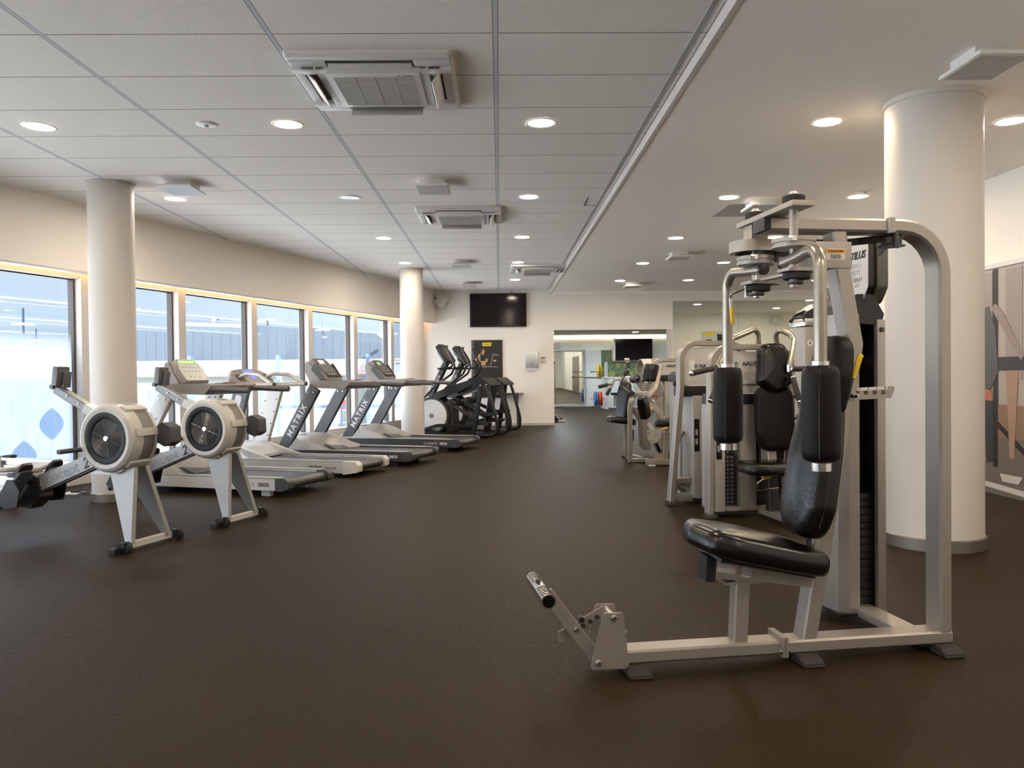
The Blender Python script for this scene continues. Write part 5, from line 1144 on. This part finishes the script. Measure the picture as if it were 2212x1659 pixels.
for s_, pts in ((-1, [(.42, .05, 1.22), (.40, .02, 1.485), (.14, -.08, 1.395), (-.02, -.20, 1.19), (-.035, -.22, 1.13)]), (1, [(.60, .05, 1.25), (.53, .02, 1.495), (.65, -.08, 1.415), (.55, -.20, 1.20), (.54, -.22, 1.13)])):
    a = P(MB().tube(pts, .022, [.05, .07, .06, .03], 14), 'press_arm', mat('arm_tube_silver'))
    e = V(pts[-1])
    P(MB().lathe([(.028, 0), (.028, .05)], e+V((0, 0, .01)), (0, 0, 1), 16), 'arm_collar', CHROME, a)
    h1 = (e+V((-.02, -.03, .045)), e+V((-.225, -.06, .005))) if s_ < 0 else (e+V((.0, -.02, .03)), e+V((.17, .02, .03)))
    h2 = (e+V((.02, -.04, -.02)), e+V((-.105, -.12, -.195))) if s_ < 0 else (e+V((.01, -.03, -.04)), e+V((.03, -.09, -.21)))
    for p0, p1 in (h1, h2):
        g_ = P(MB().cyl(p0, p1, .021, 16, .004), 'hand_grip', GR, a)
        P(MB().cyl(p1, p1+(V(p1)-V(p0)).normalized()*.014, .021, 16, .003), 'grip_cap', CHROME, g_); P(MB().cyl(p0-(V(p1)-V(p0)).normalized()*.012, p0, .023, 16, .002), 'grip_cap', CHROME, g_)
    P(MB().tube([e+V((0, 0, .05)), e+V((0, -.02, .02)), h1[0]], .014, .02, 10), 'handle_bend', CHROME, a)
P(MB().tube([(.58, .08, 1.0), (.70, -.05, .93), (.72, -.06, .80), (.60, .06, .72)], .016, .04, 10), 'linkage', CHROME)
P(MB().lathe([(.0, .0), (.075, .0), (.08, .008), (.075, .016), (0, .016)], (.60, -.02, .22), V((-.9, -.4, 0)), 24), 'pulley', SILVER2)
# --- second tower just behind, half hidden
Cm = thing('leg_press_tower', 'silver machine with arch frame and curved arm, half hidden directly behind the overhead press', 'exercise machine', (1.545, 6.82, 0), rad(7.5))
P = tower(Cm, .62, 1.39, (.20, .32), '', None, .36, .075)
P(MB().box2((.10, .28, .05), (.17, .36, 1.2), .01), 'rear_post', SILVER2)
P(MB().tube([(.10, .22, .62), (.03, .20, .50), (.0, .18, .30), (.02, .16, .14), (.10, .16, .10)], .024, .1, 12), 'curved_arm')
P(MB().rtube([(-.05, .06, .20), (.40, .10, .215)], .05, .05), 'cross_rail'); P(MB().rtube([(.02, .10, .19), (.30, .12, .09)], .04, .05), 'diagonal_brace')
P(MB().box2((.02, .2, 1.02), (.14, .24, 1.06)), 'cross_pin', BLACK)
# --- white tower with number badge, next row
Dm = thing('weight_tower', 'silver weight tower with chrome collar and number six badge behind the chest fly arms', 'exercise machine', (2.83, 7.35, 0), rad(7.5))
P = lambda m, n, mt=SILVER2, par=Dm, **k: m.build(n, mt, par, **k)
P(MB().box2((0, 0, .04), (.085, .3, 1.55), .015), 'front_shroud'); P(MB().box2((.15, 0, .04), (.36, .3, 1.55), .03), 'side_shroud'); P(MB().box2((.07, .24, .04), (.30, .28, 1.55)), 'tower_back', DARKIN)
P(MB().box2((-.005, -.006, 1.56), (.365, .305, 1.63), .012), 'collar', CHROME); P(MB().prism(rpoly([(-.01, 1.63), (.37, 1.63), (.35, 1.78), (.20, 1.78), (.05, 1.70)], .02), .25, frame((0, .28, 0), (1, 0, 0), (0, 0, 1))), 'neck', BLACK)
P(MB().rtube([(.06, .12, 1.70), (-.05, .10, 1.66), (-.10, .08, 1.60)], .03, .03, .03), 'hook_arm', BLACK)
bd = P(MB().lathe([(.03, 0), (.03, .0015)], (.048, -.0015, 1.40), (0, -1, 0), 20), 'number_badge', PAPER); text('6', .042, INK, frame((.048, -.0035, 1.40), (1, 0, 0), (0, 0, 1)), bd, bold=.02)
m = MB()
for i in range(14): m.box2((.088, .03, .07+i*.034), (.147, .24, .10+i*.034), .002)
P(m, 'weight_stack', BLACK); P(MB().box2((-.01, -.01, 0), (.37, .31, .045), .006), 'base', SILVER)
# --- abdominal machine farther back
A = thing('abdominal_machine', 'silver abdominal crunch machine with paired upright pads and a round cam, farther down the row', 'exercise machine', (1.80, 10.2, 0), rad(0))
AO = V((1.80, 10.2, 0))
def w(px, py, Y): return at(px, py, Y)-AO
def wz(px, Y, z): p = at(px, 800, Y)-AO; p.z = z; return p
P = lambda m, n, mt=SILVER, par=A, **k: m.build(n, mt, par, **k)
Y0 = 10.05
P(MB().rtube([wz(1360, Y0, .02), w(1360, 880, Y0), w(1364, 858, Y0), w(1376, 850, Y0+.15)], .07, .055, .08, (0, 1, 0)), 'front_post')
P(MB().rtube([w(1362, 848, Y0), w(1398, 857, Y0), w(1416, 838, Y0+.2), w(1428, 790, Y0+.3)], .05, .05, .08, (0, 1, 0)), 'lever_arm')
P(MB().rtube([w(1380, 850, Y0+.35), w(1404, 850, Y0+.35), w(1416, 825, Y0+.4), w(1418, 795, Y0+.45)], .05, .045, .08, (0, 1, 0)), 'lever_arm')
for px_, Y in ((1409, Y0+.45), (1420, Y0+.25)):
    p0, p1 = w(px_-5, 824, Y), w(px_+4, 788, Y); up_ = (p1-p0).normalized()
    P(MB().pad(rrect(.085, (p1-p0).length*1.05, .03), .10, .03, frame((p0+p1)/2+V((-.03, -.03, 0)), V((.55, -.83, 0)).cross(up_)*1, up_)), 'shoulder_pad', LEATHER)
P(MB().box(w(1363, 850, Y0-.03), (.075, .05, .06), Matrix.Rotation(rad(-35), 3, 'Y'), .006), 'arm_clamp', BLACK)
hb = P(MB().tube([w(1359, 848, Y0), w(1343, 836, Y0-.1), w(1341, 824, Y0-.15), w(1349, 811, Y0-.18), w(1358, 798, Y0-.18), w(1355, 779, Y0-.15)], .018, .05, 12), 'handle_bar', mat('arm_tube_silver'))
P(MB().cyl(w(1348, 812, Y0-.18), w(1357, 800, Y0-.18), .025, 14, .004), 'hand_grip', GR, hb); P(MB().cyl(w(1358, 797, Y0-.18), w(1356, 783, Y0-.15), .024, 14, .004), 'hand_grip', GR, hb); P(MB().box(w(1354, 777, Y0-.15), (.06, .05, .035), None, .006), 'handle_cap', CHROME, hb)
hb = P(MB().tube([w(1354, 820, Y0+.5), w(1327, 820, Y0+.45), w(1323, 832, Y0+.4), w(1311, 853, Y0+.35)], .017, .04, 10), 'handle_bar', mat('arm_tube_silver'))
P(MB().cyl(w(1293, 836, Y0+.35), w(1313, 831, Y0+.38), .024, 12, .004), 'hand_grip', GR, hb); P(MB().cyl(w(1311, 853, Y0+.35), w(1318, 840, Y0+.38), .024, 12, .004), 'hand_grip', GR, hb); P(MB().tube([w(1313, 831, Y0+.38), w(1322, 829, Y0+.4)], .016, 0, 8), 'handle_stub', CHROME, hb)
c0 = w(1383, 797, Y0+.6)
P(MB().lathe([(.115, 0), (.135, .0), (.135, .13), (.115, .13)], c0, V((.9, .15, .0)), 36, False).lathe([(.115, 0), (.135, 0)], c0, V((.9, .15, 0)), 36, False), 'cam_ring', SILVER2)
P(MB().box(c0+V((.05, 0, 0)), (.03, .03, .25), Matrix.Rotation(rad(30), 3, 'X')), 'cam_spoke', SILVER2)
P(MB().cyl(w(1366, 819, Y0+.4), w(1378, 818, Y0+.3), .055, 18, .008), 'pivot_drum', DARKST); P(MB().cyl(w(1376, 818, Y0+.3), w(1380, 818, Y0+.28), .03, 16), 'pivot_cap', BLACKG)
P(MB().rtube([w(1396, 779, Y0+.75), w(1468, 778, Y0+.75)], .06, .05), 'top_bar')
P(MB().rtube([w(1383, 830, Y0+.5), w(1412, 784, Y0+.6), w(1425, 778, Y0+.65), w(1470, 777, Y0+.75)], .06, .05, .12, (0, 1, 0)), 'curved_frame')
P(MB().rtube([w(1371, 815, Y0+.4), w(1402, 862, Y0+.4), w(1432, 905, Y0+.4)], .06, .055, 0, (0, 1, 0)), 'inclined_frame')
d_ = P(MB().lathe([(0, 0), (.125, .0), (.13, .01), (.125, .02), (0, .02)], w(1414, 842, Y0+.55), V((-.35, -.93, 0)), 36), 'cam_disc', mat('cam_disc_silver', (.47, .45, .42), .35, .5))
P(MB().prism(rrect(.07, .025, .003), .001, frame(w(1416, 856, Y0+.52), V((.93, -.35, 0)), (0, 0, 1))), 'red_label', mat('sign_red'), d_)
P(MB().pad(rpoly([(-.10, -.26), (.10, -.26), (.12, .1), (.07, .26), (-.07, .26), (-.12, .1)], .06), .09, .035, frame(w(1353, 868, Y0+.25), V((.5, -.86, 0)), V((.12, .06, 1)))), 'back_pad', LEATHER)
P(MB().pad(rpoly([(-.19, -.13), (.12, -.17), (.20, 0), (.12, .17), (-.19, .13)], .07), .08, .035, frame(w(1343, 915, Y0+.25), (1, .1, 0), (0, 1, 0)) @ Matrix.Rotation(rad(8), 4, 'Y'), .008), 'seat', LEATHER)
P(MB().rtube([wz(1352, Y0+.25, .05), w(1352, 918, Y0+.25)], .05, .06), 'seat_post'); P(MB().box(w(1366, 940, Y0+.2), (.035, .04, .14), None, .006), 'seat_knob', BLACK)
P(MB().rtube([w(1366, 880, Y0+.1), w(1383, 905, Y0+.15), w(1386, 965, Y0+.2)], .05, .055, .15, (0, 1, 0)), 'side_brace')
q = wz(1350, Y0+.55, .035); e_ = wz(1386, Y0+.05, .035); P(MB().rtube([q, e_], .07, .05, 0, (0, 0, 1)), 'base_beam'); footpad(A, q.x, q.y, 1, .1, .12)
P(MB().rtube([wz(1356, Y0, .03), wz(1400, Y0+.02, .03)], .05, .05, 0, (0, 0, 1)), 'base_rail'); P(MB().box2((-.175+.0, -.18, 0), (-.09, -.10, .02)), 'foot', PAPER) if 0 else None
p = P(MB().box2(wz(1386, 11.05, .06), wz(1402, 11.15, 1.0), .006), 'rear_upright')
# tower of the abdominal machine
x0, x1 = wz(1421, 11.0, 0).x, wz(1475, 11.0, 0).x
P(MB().box2((x0+.09, .80, .05), (x1-.02, 1.10, 1.02), .02), 'tower_shroud', SILVER2); P(MB().box2((x0, .82, .05), (x0+.085, 1.10, 1.02), .012), 'side_shroud', SILVER); P(MB().box2((x0-.01, .79, 1.02), (x1, 1.10, 1.10), .01), 'tower_neck', BLACK)
PMx = frame(((x0+x1)/2+.02, .785, 1.19), (1, 0, 0), (0, 0, 1)); pc = P(MB().prism(rpoly([(-.17, -.085), (.2, -.085), (.2, .09), (-.17, .09)], [.005, .005, .03, .07], 5), .005, PMx), 'placard', mat('placard_silver'))
text('NAUTILUS', .05, INK, PMx @ Matrix.Translation((.035, .035, .0065)), pc, shear=.3, bold=.03); text('NITRO', .04, INKWHITE, PMx @ Matrix.Translation((.06, -.015, .0065)), pc); text('ABDOMINAL', .032, INK, PMx @ Matrix.Translation((.07, -.06, .0065)), pc, bold=.03)
cl = MB().pad([(-.06, -.03), (.05, -.04), (.07, .02), (.0, .04), (-.05, .03)], .05, .02, Matrix.Translation(V(((x0+x1)/2, .95, 1.10))+AO)).build('cleaning_cloth', PAPER); tag(cl, 'crumpled white cloth lying on top of the abdominal machine tower', 'cloth')
# --- leg curl machine in front of that tower
L = thing('leg_curl_machine', 'leg machine with tilted black pad, ladder rail and roller, half hidden by the arch frame', 'exercise machine', (2.0, 9.7, 0)); LO = V((2.0, 9.7, 0))
def w(px, py, Y): return at(px, py, Y)-LO
def wz(px, Y, z): p = at(px, 800, Y)-LO; p.z = z; return p
P = lambda m, n, mt=SILVER, par=L, **k: m.build(n, mt, par, **k)
Y1 = 9.75
p0, p1 = w(1404, 896, Y1), w(1388, 862, Y1); up_ = (p1-p0).normalized()
P(MB().pad(rpoly([(-.05, -.15), (.05, -.15), (.06, .05), (.04, .14), (-.04, .14), (-.06, .05)], .03), .13, .03, frame((p0+p1)/2+V((-.0, 0, .02)), V((.75, -.66, 0)), up_)), 'tilted_pad', LEATHER)
P(MB().rtube([w(1378, 862, Y1), w(1413, 938, Y1), w(1424, 975, Y1)], .05, .045, 0, (0, 1, 0)), 'ladder_rail'); m = MB()
for i in range(7): q = w(1401+i*2.0, 915+i*3.3, Y1-.03); m.box(q, (.045, .012, .010), Matrix.Rotation(rad(-30), 3, 'Y'))
P(m, 'rail_notches', PAPER)
P(MB().rtube([w(1403, 876, Y1+.15), w(1424, 889, Y1+.15), w(1434, 915, Y1+.15), w(1430, 935, Y1+.15)], .06, .07, .15, (0, 1, 0)), 'curved_arm', SILVER2)
P(MB().prism(rrect(.035, .045, .004), .002, frame(w(1407, 881, Y1-.0), V((.8, -.3, -.5)), V((.5, 0, .8)))), 'orange_label', ORANGE)
pm = frame((0, w(1410, 930, Y1-.06).y, 0), (1, 0, 0), (0, 0, 1)); pts = [w(x, y, Y1-.06) for x, y in ((1397, 928), (1429, 927), (1428, 945), (1416, 958), (1404, 957), (1398, 944))]
gp = P(MB().prism(rpoly([(q.x, q.z) for q in pts], .03), .015, pm), 'pivot_plate', SILVER2)
for x, y in ((1401, 936), (1418, 938), (1406, 952)): q = w(x, y, Y1-.075); bolt(q, (0, -1, 0), .012, gp)
P(MB().rtube([w(1414, 955, Y1), w(1426, 978, Y1)], .05, .05, 0, (0, 1, 0)), 'lower_rail', DARKST)
P(MB().box2(wz(1396, Y1-.08, .015), wz(1452, Y1+.02, .075), .005), 'base_beam'); P(MB().box2(wz(1400, Y1-.09, 0), wz(1411, Y1-.0, .016)), 'foot', PAPER); P(MB().prism([(w(1412, 985, Y1).x, .075), (w(1434, 985, Y1).x, .075), (w(1425, 985, Y1).x, .20)], .03, frame((0, .06, 0), (1, 0, 0), (0, 0, 1))), 'base_gusset')
P(MB().rtube([wz(1436, Y1+.1, .07), w(1440, 905, Y1+.1)], .05, .06), 'seat_post')
P(MB().pad(rpoly([(-.20, -.13), (.24, -.15), (.24, .15), (-.20, .13)], .08), .08, .035, frame(w(1450, 918, Y1+.1), (1, 0, .12), (0, 1, 0)), .01), 'seat', LEATHER)
P(MB().pad(rpoly([(-.15, -.12), (.15, -.12), (.15, .12), (-.15, .12)], .07), .10, .04, frame(w(1482, 905, Y1+.15), (1, 0, .05), (0, 1, 0)), .01), 'thigh_pad', LEATHER)
lv = P(MB().tube([w(1428, 928, Y1-.05), w(1434, 933, Y1-.1), w(1445, 935, Y1-.1)], .008, .02, 8), 'seat_lever', CHROME); P(MB().cyl(w(1430, 927, Y1-.06), w(1442, 924, Y1-.1), .012, 8), 'lever_grip', YELLOW, lv)
a_ = w(1470, 945, Y1+.1); P(MB().cyl(a_, a_+V((.25, .03, 0)), .085, 22, .02), 'roller_pad', LEATHER); P(MB().cyl(a_+V((-.03, 0, 0)), a_+V((.3, .03, 0)), .018, 10), 'roller_axle', CHROME)
P(MB().rtube([wz(1478, Y1+.25, .02), w(1478, 880, Y1+.25)], .06, .06), 'rear_post'); P(MB().box2((wz(1436, Y1, 0).x, .0, .0), (wz(1490, Y1, 0).x, .35, .03)), 'base_plate', DARKST)
# --- tall grey cover post with badge fourteen
O4 = thing('weight_tower', 'narrow grey weight tower with number fourteen badge between the arch frame and abdominal machine', 'exercise machine', (2.05, 8.7, 0), rad(7.5))
P = lambda m, n, mt=mat('tower_taupe', (.36, .335, .305), .42, .3), par=O4, **k: m.build(n, mt, par, **k)
P(MB().box2((-.11, 0, .04), (.12, .28, 1.03), .02), 'shroud'); P(MB().box2((-.12, -.01, 1.04), (.13, .29, 1.12), .015), 'neck', BLACK); P(MB().box2((-.12, -.01, 0), (.13, .29, .04), .004), 'base', BLACK)
bd = P(MB().lathe([(.028, 0), (.028, .0015)], (-.02, -.0015, .90), (0, -1, 0), 20), 'number_badge', PAPER); text('14', .034, INK, frame((-.02, -.0035, .90), (1, 0, 0), (0, 0, 1)), bd, bold=.03)
